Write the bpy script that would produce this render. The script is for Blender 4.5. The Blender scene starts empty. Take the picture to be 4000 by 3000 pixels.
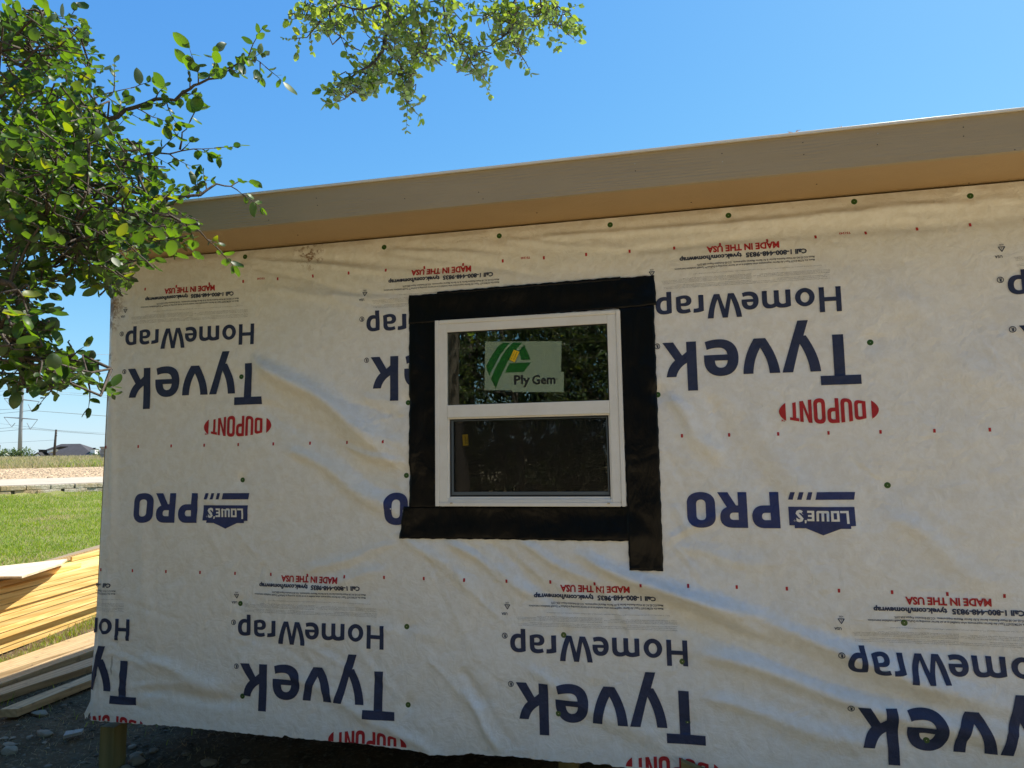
import bpy, bmesh, math, random
import numpy as np
from mathutils import Vector, Matrix, geometry
R_ = math.radians
random.seed(7)
rng = np.random.default_rng(7)
scene = bpy.context.scene
COL = scene.collection

# ------------------------------------------------------------------ camera
YAW, PITCH, ROLL, FPX = -0.2181, 0.1055, -0.0146, 2616.74
CAM = np.array([0.7994, -3.1159, 1.6])
def _axes():
    cy, sy = math.cos(YAW), math.sin(YAW); cp, sp = math.cos(PITCH), math.sin(PITCH)
    cr, sr = math.cos(ROLL), math.sin(ROLL)
    f = np.array([sy*cp, cy*cp, sp]); r = np.array([cy, -sy, 0.0]); u = np.cross(r, f)
    return cr*r + sr*u, -sr*r + cr*u, f
RR, UU, FF = _axes()
cd = bpy.data.cameras.new('camera'); cam = bpy.data.objects.new('camera', cd); COL.objects.link(cam)
m = Matrix.Identity(4)
for i in range(3):
    m[i][0] = RR[i]; m[i][1] = UU[i]; m[i][2] = -FF[i]; m[i][3] = CAM[i]
cam.matrix_world = m
cd.sensor_width = 36.0; cd.sensor_fit = 'HORIZONTAL'; cd.lens = FPX/4000*36
cd.clip_start = 0.05; cd.clip_end = 8000
scene.camera = cam

# ------------------------------------------------------------------ light
SUN = Vector((0.54, 0.45, 1.0)).normalized()
EXPOSURE = 0.72
el = math.asin(SUN.z); az = math.atan2(SUN.x, SUN.y)
w = bpy.data.worlds.new('World'); scene.world = w; w.use_nodes = True
nt = w.node_tree; nt.nodes.clear()
sky = nt.nodes.new('ShaderNodeTexSky'); sky.sky_type = 'NISHITA'; sky.sun_disc = False
sky.sun_elevation = el; sky.sun_rotation = az; sky.altitude = 0; sky.air_density = 1.0
sky.dust_density = 0.3; sky.ozone_density = 3.0
hs = nt.nodes.new('ShaderNodeHueSaturation'); hs.inputs['Saturation'].default_value = 1.2
bg = nt.nodes.new('ShaderNodeBackground'); bg.inputs['Strength'].default_value = 0.14
wo = nt.nodes.new('ShaderNodeOutputWorld')
nt.links.new(sky.outputs[0], hs.inputs['Color'])
sep = nt.nodes.new('ShaderNodeSeparateColor'); cmb = nt.nodes.new('ShaderNodeCombineColor'); nt.links.new(hs.outputs[0], sep.inputs[0])
SKY_TOP, SKY_GAIN, SKY_TINT = 4.7, 1.33, (.62, .95, 1.6)
for ch in range(3):          # soft shoulder: the bright band at the horizon keeps its blue
    a_ = nt.nodes.new('ShaderNodeMath'); a_.operation = 'MULTIPLY'; a_.inputs[1].default_value = -SKY_GAIN*SKY_TINT[ch]/SKY_TOP; nt.links.new(sep.outputs[ch], a_.inputs[0])
    b_ = nt.nodes.new('ShaderNodeMath'); b_.operation = 'POWER'; b_.inputs[0].default_value = math.e; nt.links.new(a_.outputs[0], b_.inputs[1])
    c_ = nt.nodes.new('ShaderNodeMath'); c_.operation = 'SUBTRACT'; c_.inputs[0].default_value = 1.0; nt.links.new(b_.outputs[0], c_.inputs[1])
    d_ = nt.nodes.new('ShaderNodeMath'); d_.operation = 'MULTIPLY'; d_.inputs[1].default_value = SKY_TOP; nt.links.new(c_.outputs[0], d_.inputs[0]); nt.links.new(d_.outputs[0], cmb.inputs[ch])
nt.links.new(cmb.outputs[0], bg.inputs[0]); nt.links.new(bg.outputs[0], wo.inputs[0])
sl = bpy.data.lights.new('sun', 'SUN'); sl.energy = 5.0; sl.angle = R_(0.53); sl.color = (1.0, 0.94, 0.84)
so = bpy.data.objects.new('sun', sl); COL.objects.link(so)
so.rotation_euler = SUN.to_track_quat('Z', 'Y').to_euler(); so.location = (5, 5, 12)
scene.view_settings.view_transform = 'Standard'; scene.view_settings.look = 'None'
scene.view_settings.exposure = EXPOSURE; scene.view_settings.gamma = 1.0
scene.cycles.max_bounces = 10; scene.cycles.transparent_max_bounces = 24
scene.cycles.diffuse_bounces = 5

# ------------------------------------------------------------------ helpers
def ray(x, y): return FF + RR*(x-2000)/FPX - UU*(y-1500)/FPX
def unp(x, y, ax=1, val=0.0):
    d = ray(x, y); return CAM + d*((val-CAM[ax])/d[ax])
def atZ(x, y, Z): return CAM + ray(x, y)*Z

def tag(o, label=None, cat=None, group=None, kind=None):
    if label: o['label'] = label
    if cat: o['category'] = cat
    if group: o['group'] = group
    if kind: o['kind'] = kind
    return o
def empty(name, loc=(0, 0, 0)):
    o = bpy.data.objects.new(name, None); COL.objects.link(o); o.location = loc; o.empty_display_size = 0.1
    return o
def link(name, me, mat=None, parent=None, smooth=False):
    o = bpy.data.objects.new(name, me); COL.objects.link(o)
    if mat is not None:
        for mm in (mat if isinstance(mat, (list, tuple)) else [mat]): me.materials.append(mm)
    if smooth: me.shade_smooth()
    if parent is not None:
        o.parent = parent
        q = Vector(parent.location); pp = parent.parent
        while pp is not None: q += Vector(pp.location); pp = pp.parent
        o.location = -q
    return o
def from_np(V, F, name='mesh'):
    me = bpy.data.meshes.new(name)
    V = np.asarray(V, dtype=np.float32); n = len(V)
    F = np.asarray(F, dtype=np.int32)
    me.vertices.add(n); me.vertices.foreach_set('co', V.ravel())
    k = F.shape[1]; me.loops.add(F.size); me.loops.foreach_set('vertex_index', F.ravel())
    me.polygons.add(len(F)); me.polygons.foreach_set('loop_start', np.arange(0, F.size, k, dtype=np.int32))
    me.update(calc_edges=True); me.validate()
    return me

class MB:
    def __init__(s): s.v = []; s.f = []
    def box(s, lo, hi, M=None):
        b = len(s.v); (a, c, e), (d, g, h) = lo, hi
        P = [(a, c, e), (d, c, e), (d, g, e), (a, g, e), (a, c, h), (d, c, h), (d, g, h), (a, g, h)]
        if M is not None: P = [tuple(M @ Vector(p)) for p in P]
        s.v += P
        s.f += [(b, b+3, b+2, b+1), (b+4, b+5, b+6, b+7), (b, b+1, b+5, b+4), (b+1, b+2, b+6, b+5), (b+2, b+3, b+7, b+6), (b+3, b, b+4, b+7)]
        return s
    def hexa(s, P):            # 8 points: bottom 4 then top 4
        b = len(s.v); s.v += [tuple(p) for p in P]
        s.f += [(b, b+3, b+2, b+1), (b+4, b+5, b+6, b+7), (b, b+1, b+5, b+4), (b+1, b+2, b+6, b+5), (b+2, b+3, b+7, b+6), (b+3, b, b+4, b+7)]
        return s
    def prism(s, pts, n, d):   # polygon (3D pts) pushed along vector n*d
        b = len(s.v); k = len(pts); n = Vector(n)*d
        s.v += [tuple(Vector(p)) for p in pts] + [tuple(Vector(p)+n) for p in pts]
        s.f += [tuple(range(b, b+k)), tuple(reversed(range(b+k, b+2*k)))]
        for i in range(k): j = (i+1) % k; s.f.append((b+i, b+k+i, b+k+j, b+j))
        return s
    def tube(s, pts, radii, sides=6, cap=True):
        pts = [Vector(p) for p in pts]; b = len(s.v); up = None
        for i, p in enumerate(pts):
            d = (pts[min(i+1, len(pts)-1)] - pts[max(i-1, 0)]).normalized()
            if up is None: up = d.orthogonal().normalized()
            up = (up - d*up.dot(d));
            if up.length < 1e-5: up = d.orthogonal()
            up.normalize(); q = d.cross(up)
            for k in range(sides):
                a = 2*math.pi*k/sides
                s.v.append(tuple(p + (up*math.cos(a) + q*math.sin(a))*radii[i]))
        for i in range(len(pts)-1):
            for k in range(sides):
                k2 = (k+1) % sides
                s.f.append((b+i*sides+k, b+i*sides+k2, b+(i+1)*sides+k2, b+(i+1)*sides+k))
        if cap:
            s.f.append(tuple(b+k for k in reversed(range(sides)))); e = b+(len(pts)-1)*sides
            s.f.append(tuple(e+k for k in range(sides)))
        return s
    def build(s, name, mat=None, parent=None, smooth=False, bevel=0, recalc=True):
        me = bpy.data.meshes.new(name); me.from_pydata(s.v, [], s.f)
        if recalc or bevel:
            bm = bmesh.new(); bm.from_mesh(me)
            if recalc: bmesh.ops.recalc_face_normals(bm, faces=bm.faces[:])
            if bevel:
                bmesh.ops.bevel(bm, geom=bm.edges[:], offset=bevel, segments=2, affect='EDGES', profile=0.6)
            bm.to_mesh(me); bm.free()
        me.update()
        return link(name, me, mat, parent, smooth)

# ------------------------------------------------------------------ materials
def mat(name, col=(.5, .5, .5), rough=.6, spec=.4, metal=0):
    mm = bpy.data.materials.new(name); mm.use_nodes = True
    b = mm.node_tree.nodes['Principled BSDF']
    b.inputs['Base Color'].default_value = (*col, 1); b.inputs['Roughness'].default_value = rough
    b.inputs['Specular IOR Level'].default_value = spec; b.inputs['Metallic'].default_value = metal
    return mm
class N:
    def __init__(s, mm): s.t = mm.node_tree; s.b = s.t.nodes['Principled BSDF']; s.out = s.t.nodes['Material Output']
    def n(s, ty, **k):
        q = s.t.nodes.new(ty)
        for a, v in k.items():
            if a.startswith('i_'): q.inputs[a[2:].replace('_', ' ')].default_value = v
            else: setattr(q, a, v)
        return q
    def l(s, a, b): s.t.links.new(a, b)
    def pos(s, scale=(1, 1, 1), rot=(0, 0, 0)):
        g = s.n('ShaderNodeNewGeometry'); mp = s.n('ShaderNodeMapping')
        mp.inputs['Scale'].default_value = scale; mp.inputs['Rotation'].default_value = rot
        s.l(g.outputs['Position'], mp.inputs['Vector']); return mp.outputs[0]
    def noise(s, vec, scale, detail=4, rough=.55, dist=0):
        q = s.n('ShaderNodeTexNoise'); q.inputs['Scale'].default_value = scale; q.inputs['Detail'].default_value = detail
        q.inputs['Roughness'].default_value = rough; q.inputs['Distortion'].default_value = dist
        s.l(vec, q.inputs['Vector']); return q.outputs['Fac']
    def ramp(s, fac, stops):
        q = s.n('ShaderNodeValToRGB'); e = q.color_ramp.elements
        while len(e) < len(stops): e.new(0.5)
        for i, (p, c) in enumerate(stops):
            e[i].position = p; e[i].color = (*c, 1) if len(c) == 3 else c
        s.l(fac, q.inputs[0]); return q.outputs[0]
    def mix(s, f, a, b):
        q = s.n('ShaderNodeMix', data_type='RGBA')
        if isinstance(f, float): q.inputs[0].default_value = f
        else: s.l(f, q.inputs[0])
        for idx, c in ((6, a), (7, b)):
            if isinstance(c, tuple): q.inputs[idx].default_value = (*c, 1)
            else: s.l(c, q.inputs[idx])
        return q.outputs[2]
    def math(s, op, a, b=0.0, clamp=False):
        q = s.n('ShaderNodeMath', operation=op); q.use_clamp = clamp
        for i, c in enumerate((a, b)):
            if isinstance(c, (int, float)): q.inputs[i].default_value = c
            else: s.l(c, q.inputs[i])
        return q.outputs[0]
    def bump(s, h, strength=.3, dist=.01, normal=None):
        q = s.n('ShaderNodeBump'); q.inputs['Strength'].default_value = strength; q.inputs['Distance'].default_value = dist
        s.l(h, q.inputs['Height'])
        if normal is not None: s.l(normal, q.inputs['Normal'])
        s.l(q.outputs[0], s.b.inputs['Normal']); return q.outputs[0]
    def col(s, c): s.l(c, s.b.inputs['Base Color'])

def crumple(n):
    """fine crumple of the spun-fibre sheet shared by the sheet and its printing"""
    p = n.pos()
    a = n.noise(p, 13, 5, .6, .6); b = n.noise(p, 55, 3, .5); c = n.noise(n.pos((1, 1, 1.6)), 3.2, 3, .5, 1.2)
    q = n.math('ADD', n.math('MULTIPLY', a, 1.0), n.math('MULTIPLY', b, .10))
    q = n.math('ADD', q, n.math('MULTIPLY', c, .8))
    vc = n.n('ShaderNodeTexVoronoi', feature='DISTANCE_TO_EDGE'); vc.inputs['Scale'].default_value = 4.2
    mx_ = n.n('ShaderNodeVectorMath', operation='ADD'); ns = n.n('ShaderNodeTexNoise'); ns.inputs['Scale'].default_value = 3.0; ns.inputs['Detail'].default_value = 3; n.l(p, ns.inputs['Vector'])
    n.l(n.pos((1.0, 1, .55), (0, .5, 0)), mx_.inputs[0]); n.l(ns.outputs['Color'], mx_.inputs[1]); n.l(mx_.outputs[0], vc.inputs['Vector'])
    cr = n.math('MULTIPLY', n.math('SUBTRACT', 1.0, n.math('DIVIDE', vc.outputs['Distance'], .035), True), n.ramp(n.noise(p, 2.1, 2), [(.46, (0, 0, 0)), (.62, (1, 1, 1))]))
    q = n.math('ADD', q, n.math('MULTIPLY', cr, .07))
    n.bump(q, .5, .02)
M = {}
def sheet_mat(name, c1, c2, stain=False, rough=.62):
    mm = mat(name, c1, rough, .35); n = N(mm)
    f = n.noise(n.pos(), 26, 5, .65, .5)
    c = n.mix(n.ramp(f, [(.38, (0, 0, 0)), (.62, (1, 1, 1))]), c1, c2)
    if stain:
        g = n.n('ShaderNodeNewGeometry')
        nz = n.noise(n.pos(), 34, 6, .75, .4)
        for (x, z, r, lo) in ((-2.175, 2.46, .11, .50), (-2.165, 2.36, .07, .52), (-2.17, 2.17, .06, .57), (-2.18, 1.95, .04, .55), (-.96, 2.66, .14, .60)):
            d = n.n('ShaderNodeVectorMath', operation='DISTANCE'); d.inputs[1].default_value = (x, 0, z); n.l(g.outputs['Position'], d.inputs[0])
            fall = n.math('SUBTRACT', 1.0, n.math('DIVIDE', d.outputs['Value'], r), True)
            msk = n.math('MULTIPLY', n.math('SUBTRACT', n.math('ADD', nz, n.math('MULTIPLY', fall, .16)), lo), 9.0, True)
            msk = n.math('MULTIPLY', msk, n.math('MULTIPLY', fall, 1.3, True))
            c = n.mix(msk, c, (.26, .16, .085))
        # a few dark scuffs
        sc = n.ramp(n.noise(n.pos((1, 1, .22)), 21, 2, .5), [(.795, (0, 0, 0)), (.81, (1, 1, 1))])
        c = n.mix(n.math('MULTIPLY', sc, .5), c, (.12, .11, .10))
    n.col(c); crumple(n); return mm
M['wrap'] = sheet_mat('wrap_sheet', (.81, .785, .725), (.87, .86, .825), True, .45)
M['wrap_clean'] = sheet_mat('wrap_unprinted', (.81, .785, .725), (.87, .86, .825), False, .45)
M['navy'] = sheet_mat('navy_ink', (.024, .034, .080), (.032, .043, .098))
M['blue'] = sheet_mat('blue_ink', (.028, .040, .130), (.037, .050, .155))
M['black_ink'] = sheet_mat('black_ink', (.035, .045, .085), (.045, .055, .10))
M['std_ink'] = sheet_mat('standards_ink', (.09, .09, .11), (.11, .11, .13))
M['grey_ink'] = sheet_mat('grey_ink', (.17, .17, .17), (.22, .22, .22))
M['red'] = sheet_mat('red_ink', (.40, .018, .022), (.48, .024, .030))

def wood(name, c1, c2, c3, axis='Y', rough=.65, knots=True, gs=1.0, darkspots=0):
    mm = mat(name, c1, rough, .3); n = N(mm)
    tc = n.n('ShaderNodeTexCoord'); mp = n.n('ShaderNodeMapping')
    sc = {'X': (1.2, 16, 16), 'Y': (16, 1.2, 16), 'Z': (16, 16, 1.2)}[axis]
    mp.inputs['Scale'].default_value = tuple(v*gs for v in sc); n.l(tc.outputs['Object'], mp.inputs['Vector'])
    oi = n.n('ShaderNodeObjectInfo'); add = n.n('ShaderNodeVectorMath', operation='ADD')
    sc2 = n.n('ShaderNodeVectorMath', operation='SCALE'); sc2.inputs[0].default_value = (37, 91, 53); n.l(oi.outputs['Random'], sc2.inputs['Scale'])
    n.l(mp.outputs[0], add.inputs[0]); n.l(sc2.outputs[0], add.inputs[1])
    v = add.outputs[0]
    g = n.noise(v, 1.6, 6, .6, 1.4)
    w_ = n.n('ShaderNodeTexWave', wave_type='BANDS', bands_direction='DIAGONAL'); w_.inputs['Scale'].default_value = .9; w_.inputs['Distortion'].default_value = 7; w_.inputs['Detail'].default_value = 3
    w_.inputs['Detail Scale'].default_value = .6
    n.l(v, w_.inputs['Vector'])
    c = n.mix(n.ramp(g, [(.35, (0, 0, 0)), (.68, (1, 1, 1))]), c1, c2)
    c = n.mix(n.math('MULTIPLY', w_.outputs['Fac'], .55), c, c3)
    if knots:
        vo = n.n('ShaderNodeTexVoronoi'); vo.inputs['Scale'].default_value = .33; n.l(v, vo.inputs['Vector'])
        k = n.ramp(vo.outputs['Distance'], [(.05, (1, 1, 1)), (.13, (0, 0, 0))])
        c = n.mix(n.math('MULTIPLY', k, .75), c, tuple(x*.35 for x in c3))
    if darkspots:
        dsp = n.ramp(n.noise(n.pos(), 14, 5, .7), [(.56, (0, 0, 0)), (.7, (1, 1, 1))])
        c = n.mix(n.math('MULTIPLY', dsp, darkspots), c, (.06, .055, .045))
    hv = n.n('ShaderNodeHueSaturation'); n.l(c, hv.inputs['Color'])
    n.l(n.math('ADD', n.math('MULTIPLY', oi.outputs['Random'], .30), .85), hv.inputs['Value'])
    n.col(hv.outputs[0]); n.bump(g, .25, .004); return mm
M['pine'] = wood('fresh_pine', (.78, .50, .17), (.86, .64, .28), (.60, .33, .08))
M['pine_old'] = wood('weathered_board', (.44, .31, .16), (.55, .41, .24), (.30, .20, .10), darkspots=.6)
M['green_wood'] = wood('treated_post', (.20, .16, .055), (.27, .22, .09), (.12, .10, .04), 'Z', gs=.45)
M['ply'] = wood('plywood_face', (.72, .56, .36), (.82, .69, .49), (.62, .44, .26), 'Y', gs=.7, darkspots=.25)
M['osb'] = wood('sheathing_board', (.30, .22, .12), (.38, .29, .17), (.22, .15, .08), 'X')
# painted trim with embossed grain
def trim(name, c, axis_scale):
    mm = mat(name, c, .55, .35); n = N(mm)
    v = n.pos(axis_scale); g = n.noise(v, 1, 6, .62, 2.2); f = n.noise(n.pos(), 160, 2, .5)
    w_ = n.n('ShaderNodeTexWave', wave_type='RINGS', rings_direction='SPHERICAL'); w_.inputs['Scale'].default_value = .55; w_.inputs['Distortion'].default_value = 6; w_.inputs['Detail'].default_value = 3
    n.l(v, w_.inputs['Vector'])
    msk = n.ramp(n.noise(n.pos((.5, 1, 2)), 1.6, 3), [(.42, (0, 0, 0)), (.6, (1, 1, 1))])
    h = n.math('ADD', n.math('MULTIPLY', n.math('MULTIPLY', w_.outputs['Fac'], msk), 0.0 if 'soffit' in name else .8), n.math('ADD', g, n.math('MULTIPLY', f, .25)))
    n.bump(h, .5, .006)
    cc = n.mix(n.noise(n.pos((.6, 1, 3)), 5, 4), tuple(x*.9 for x in c), tuple(x*1.1 for x in c)); n.col(cc)
    return mm
M['fascia'] = trim('painted_fascia', (.42, .33, .20), (3, 30, 42))
M['soffit'] = trim('painted_soffit', (.46, .32, .17), (22, 22, 3))  # same paint as the fascia, with warm ground bounce mixed into the colour
M['rim'] = mat('pale_drip_edge', (.8, .8, .78), .4)
M['shingle'] = mat('roof_covering', (.12, .11, .10), .9)
M['vinyl'] = mat('white_vinyl', (.80, .785, .74), .38, .45)
n = N(M['vinyl']); f = n.noise(n.pos((1, 1, 1)), 7, 5, .7); n.col(n.mix(n.ramp(f, [(.45, (0, 0, 0)), (.75, (1, 1, 1))]), (.84, .825, .78), (.77, .745, .69)))
sm_ = n.ramp(n.noise(n.pos((1, 1, .4)), 30, 3, .6), [(.72, (0, 0, 0)), (.76, (1, 1, 1))])
M['dark_gap'] = mat('black_gasket', (.012, .012, .014), .6)
M['screen_frame'] = mat('grey_screen_frame', (.10, .13, .16), .45, .5, .3)
M['tape'] = mat('black_flashing_tape', (.0020, .0026, .0042), .34, .22)
n = N(M['tape']); a = n.noise(n.pos((1, 1, .35)), 12, 5, .6, 1.0); b = n.noise(n.pos(), 4, 3, .5, .8); n.bump(n.math('ADD', a, n.math('MULTIPLY', b, 1.5)), .6, .015)
M['cap'] = mat('green_cap', (.03, .10, .015), .35, .5)
M['nail'] = mat('steel_nail', (.50, .50, .42), .3, .5, .8)
M['nail_dark'] = mat('dark_nail_hole', (.02, .02, .02), .7)
M['yellow'] = mat('yellow_sticker', (.80, .52, .01), .5)
M['black'] = mat('black_print', (.01, .01, .01), .5)
def glass_mat(name, tint, rf_ior, dark):
    mm = bpy.data.materials.new(name); mm.use_nodes = True; t = mm.node_tree; t.nodes.clear()
    o = t.nodes.new('ShaderNodeOutputMaterial'); mx = t.nodes.new('ShaderNodeMixShader'); tr = t.nodes.new('ShaderNodeBsdfTransparent')
    gl = t.nodes.new('ShaderNodeBsdfGlossy'); fr = t.nodes.new('ShaderNodeFresnel'); fr.inputs[0].default_value = rf_ior
    tr.inputs[0].default_value = (*dark, 1); gl.inputs['Color'].default_value = (*tint, 1); gl.inputs['Roughness'].default_value = 0.0
    g = t.nodes.new('ShaderNodeNewGeometry'); nz = t.nodes.new('ShaderNodeTexNoise'); nz.inputs['Scale'].default_value = 1.6; nz.inputs['Detail'].default_value = 1
    bp = t.nodes.new('ShaderNodeBump'); bp.inputs['Strength'].default_value = .04; bp.inputs['Distance'].default_value = .02
    t.links.new(g.outputs['Position'], nz.inputs['Vector']); t.links.new(nz.outputs[0], bp.inputs['Height']); t.links.new(bp.outputs[0], gl.inputs['Normal'])
    t.links.new(fr.outputs[0], mx.inputs[0]); t.links.new(tr.outputs[0], mx.inputs[1]); t.links.new(gl.outputs[0], mx.inputs[2]); t.links.new(mx.outputs[0], o.inputs[0])
    return mm
M['glass'] = glass_mat('upper_glass', (.92, 1.0, .95), 2.45, (.45, .5, .48))
M['glass_low'] = glass_mat('lower_glass', (.95, 1.0, 1.0), 2.3, (.45, .48, .5))
def film_mat(name, col, alpha, gloss=.05):
    mm = mat(name, col, .35, .5); mm.node_tree.nodes['Principled BSDF'].inputs['Alpha'].default_value = alpha; return mm
M['film'] = film_mat('clear_green_film', (.52, .66, .46), .30)
M['film_green'] = film_mat('green_logo_ink', (.008, .15, .015), .62)
M['mesh'] = film_mat('insect_mesh', (.004, .004, .0045), .30)

# leaves
def leaf_mat(name, c1, c2, trans=.5, cb=(.16, .19, .13), rough=.38):
    mm = mat(name, c1, rough, .5); n = N(mm)
    g = n.n('ShaderNodeNewGeometry')
    c = n.mix(n.ramp(g.outputs['Random Per Island'], [(.0, (0, 0, 0)), (1, (1, 1, 1))]), c1, c2)
    yv = n.ramp(g.outputs['Random Per Island'], [(.93, (0, 0, 0)), (.97, (1, 1, 1))]); c = n.mix(n.math('MULTIPLY', yv, .7), c, (.20, .22, .03))
    c2_ = n.mix(g.outputs['Backfacing'], c, n.mix(.5, c, cb)); n.col(c2_)
    tr = n.n('ShaderNodeBsdfTranslucent'); hv = n.n('ShaderNodeHueSaturation'); hv.inputs['Hue'].default_value = .485; hv.inputs['Saturation'].default_value = 1.15; hv.inputs['Value'].default_value = 2.3
    n.l(c, hv.inputs['Color']); n.l(hv.outputs[0], tr.inputs[0])
    mx = n.n('ShaderNodeMixShader'); mx.inputs[0].default_value = trans
    n.l(n.b.outputs[0], mx.inputs[1]); n.l(tr.outputs[0], mx.inputs[2]); n.l(mx.outputs[0], n.out.inputs[0]); return mm
M['leaf'] = leaf_mat('elm_leaf', (.020, .050, .011), (.085, .165, .024), .46, rough=.46)
M['leaf2'] = leaf_mat('oak_leaf', (.045, .09, .016), (.19, .265, .05), .52, (.24, .25, .16))
M['leaf3'] = leaf_mat('thicket_leaf', (.030, .050, .014), (.075, .105, .028), .35)
M['bush'] = leaf_mat('far_bush_leaf', (.035, .07, .015), (.08, .13, .03), .3)
def bark(name, c1, c2):
    mm = mat(name, c1, .9, .2); n = N(mm); v = n.pos((1, 1, .3)); a = n.noise(v, 40, 5, .7, .5)
    n.col(n.mix(a, c1, c2)); n.bump(a, .8, .02); return mm
M['bark'] = bark('bark', (.055, .045, .038), (.17, .14, .115))

# ------------------------------------------------------------------ terrain
W0 = atZ(0, 1935, 14.0)[:2]; W1 = atZ(405, 1909, 15.35)[:2]
DD = (W1-W0)/np.linalg.norm(W1-W0); NN = np.array([-DD[1], DD[0]])
if NN @ (W0-CAM[:2]) < 0: NN = -NN
def tu(x, y): return (x-W0[0])*NN[0] + (y-W0[1])*NN[1], (x-W0[0])*DD[0] + (y-W0[1])*DD[1]
def xy(t, u): return W0[0]+t*NN[0]+u*DD[0], W0[1]+t*NN[1]+u*DD[1]
TP = [-4000, -40, -13.2, -12, -10.5, -7.0, -0.02, .12, 6, 16.5, 21, 28, 60, 6000]
HP = [-6.0, -.12, -.035, -.015, .03, .38, .91, 1.095, 1.11, 1.31, 1.50, 1.70, 1.1, 1.0]
def H(x, y):
    t, u = tu(np.asarray(x, float), np.asarray(y, float))
    h = np.interp(t, TP, HP)
    k = np.clip((-t-8)/2, 0, 1)
    h = h + k*(.006*np.sin(x*5.1+1.3*y)*np.sin(y*4.3-.7*x) + .005*np.sin(x*13+y*3)*np.sin(y*11-x*5)) + .02*np.sin(u*.9)*np.sin(t*.7)*(np.abs(t) < 30)*(t < -.3)
    bm_ = np.exp(-((t-24)/6)**2); h = h + bm_*.10*(np.sin(u*.35)+.5*np.sin(u*.83+1))
    return h
def sheet(name, ts, us, mt, dz=0.0, kind='structure', jag=0, smooth=True):
    T, U = np.meshgrid(ts, us, indexing='ij')
    if jag:
        T = T.copy(); jg = jag*(np.sin(U*2.3)+.6*np.sin(U*5.9+1)+.4*np.sin(U*13.1+2)); T[0] += jg[0]; T[-1] += jg[-1]*.5
    X, Y = xy(T, U); Z = H(X, Y)+dz
    if name == 'ground': Z = Z-.07*np.clip((T+9.1)/.4, 0, 1)
    V = np.stack([X.ravel(), Y.ravel(), Z.ravel()], 1); nu = len(us)
    i = np.arange(len(ts)-1)[:, None]*nu + np.arange(nu-1)[None]
    F = np.stack([i, i+1, i+1+nu, i+nu], -1).reshape(-1, 4)
    a, b, c = V[F[0, 0]], V[F[0, 1]], V[F[0, 2]]
    if np.cross(b-a, c-b)[2] < 0: F = F[:, ::-1]
    o = link(name, from_np(V, F), mt, None, smooth); tag(o, kind=kind); return o
def dirt_mat():
    mm = mat('dirt', (.15, .12, .09), .95, .15); n = N(mm)
    a = n.noise(n.pos(), 3.5, 6, .65); b = n.noise(n.pos(), 38, 5, .7)
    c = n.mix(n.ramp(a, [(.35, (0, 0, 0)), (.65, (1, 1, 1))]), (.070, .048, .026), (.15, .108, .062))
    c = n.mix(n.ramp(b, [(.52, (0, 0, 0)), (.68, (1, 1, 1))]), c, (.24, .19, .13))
    g = n.n('ShaderNodeNewGeometry'); dp = n.n('ShaderNodeVectorMath', operation='DOT_PRODUCT'); dp.inputs[1].default_value = (NN[0], NN[1], 0); n.l(g.outputs['Position'], dp.inputs[0])
    off = float(W0 @ NN)
    t = n.math('SUBTRACT', dp.outputs['Value'], off)
    # out-of-view ground, coloured extra pale to bounce warm light onto the wall
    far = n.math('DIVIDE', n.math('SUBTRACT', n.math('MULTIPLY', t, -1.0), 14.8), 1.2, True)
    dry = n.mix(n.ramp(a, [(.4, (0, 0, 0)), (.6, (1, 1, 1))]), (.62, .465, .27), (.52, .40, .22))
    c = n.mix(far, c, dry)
    n.col(c); n.bump(n.math('ADD', b, n.math('MULTIPLY', a, 2.0)), .8, .03); return mm
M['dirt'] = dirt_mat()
def simple_ground(name, c1, c2, s1, s2, bump=.4, c3=None):
    mm = mat(name, c1, .95, .15); n = N(mm); a = n.noise(n.pos(), s1, 5, .65); b = n.noise(n.pos(), s2, 4, .7)
    c = n.mix(n.ramp(a, [(.38, (0, 0, 0)), (.62, (1, 1, 1))]), c1, c2)
    if c3: c = n.mix(n.ramp(b, [(.5, (0, 0, 0)), (.62, (1, 1, 1))]), c, c3)
    n.col(c); n.bump(b, bump, .03); return mm
M['lawn'] = simple_ground('lawn_soil', (.13, .17, .03), (.27, .26, .09), 1.4, 30, .5, (.30, .25, .14))
M['pave'] = simple_ground('pale_concrete', (.44, .38, .29), (.50, .43, .34), 2, 60, .1)
M['gravel'] = simple_ground('tan_gravel', (.38, .27, .155), (.50, .37, .23), 4, 14, .9, (.60, .47, .32))
M['field'] = simple_ground('dry_field', (.26, .21, .11), (.20, .19, .07), .5, 6, .5, (.34, .27, .16))
near_u = np.concatenate([[-6000, -1500, -400, -120, -50, -30], np.arange(-22, 8, .14), [12, 25, 60, 200, 800, 3000, 6000]])
near_t = np.concatenate([[-4000, -1200, -300, -100, -60, -40, -32, -26, -22], np.arange(-19, -9, .14), np.arange(-9, -.3, .5), [-.02, .12, 1, 3, 6, 9, 13, 16.5, 18, 19.5, 21, 22.5, 24, 26, 28, 33, 45, 60, 120, 400, 1500, 6000]])
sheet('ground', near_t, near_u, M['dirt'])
sheet('lawn', np.concatenate([[-9.45], np.arange(-9.0, -.3, .35), [-.04]]), np.concatenate([[-300, -150, -80, -50], np.arange(-30, -9, 2.), np.arange(-8, 10, .2), np.arange(12, 40, 4.), [60, 120, 300]]), M['lawn'], .005, jag=.10)
sheet('pavement', np.array([.17, 1, 3, 6.0]), np.linspace(-300, 300, 121), M['pave'], .012)
sheet('gravel_verge', np.array([6.03, 8, 10, 12, 14, 16.5]), np.linspace(-300, 300, 241), M['gravel'], .008)
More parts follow.
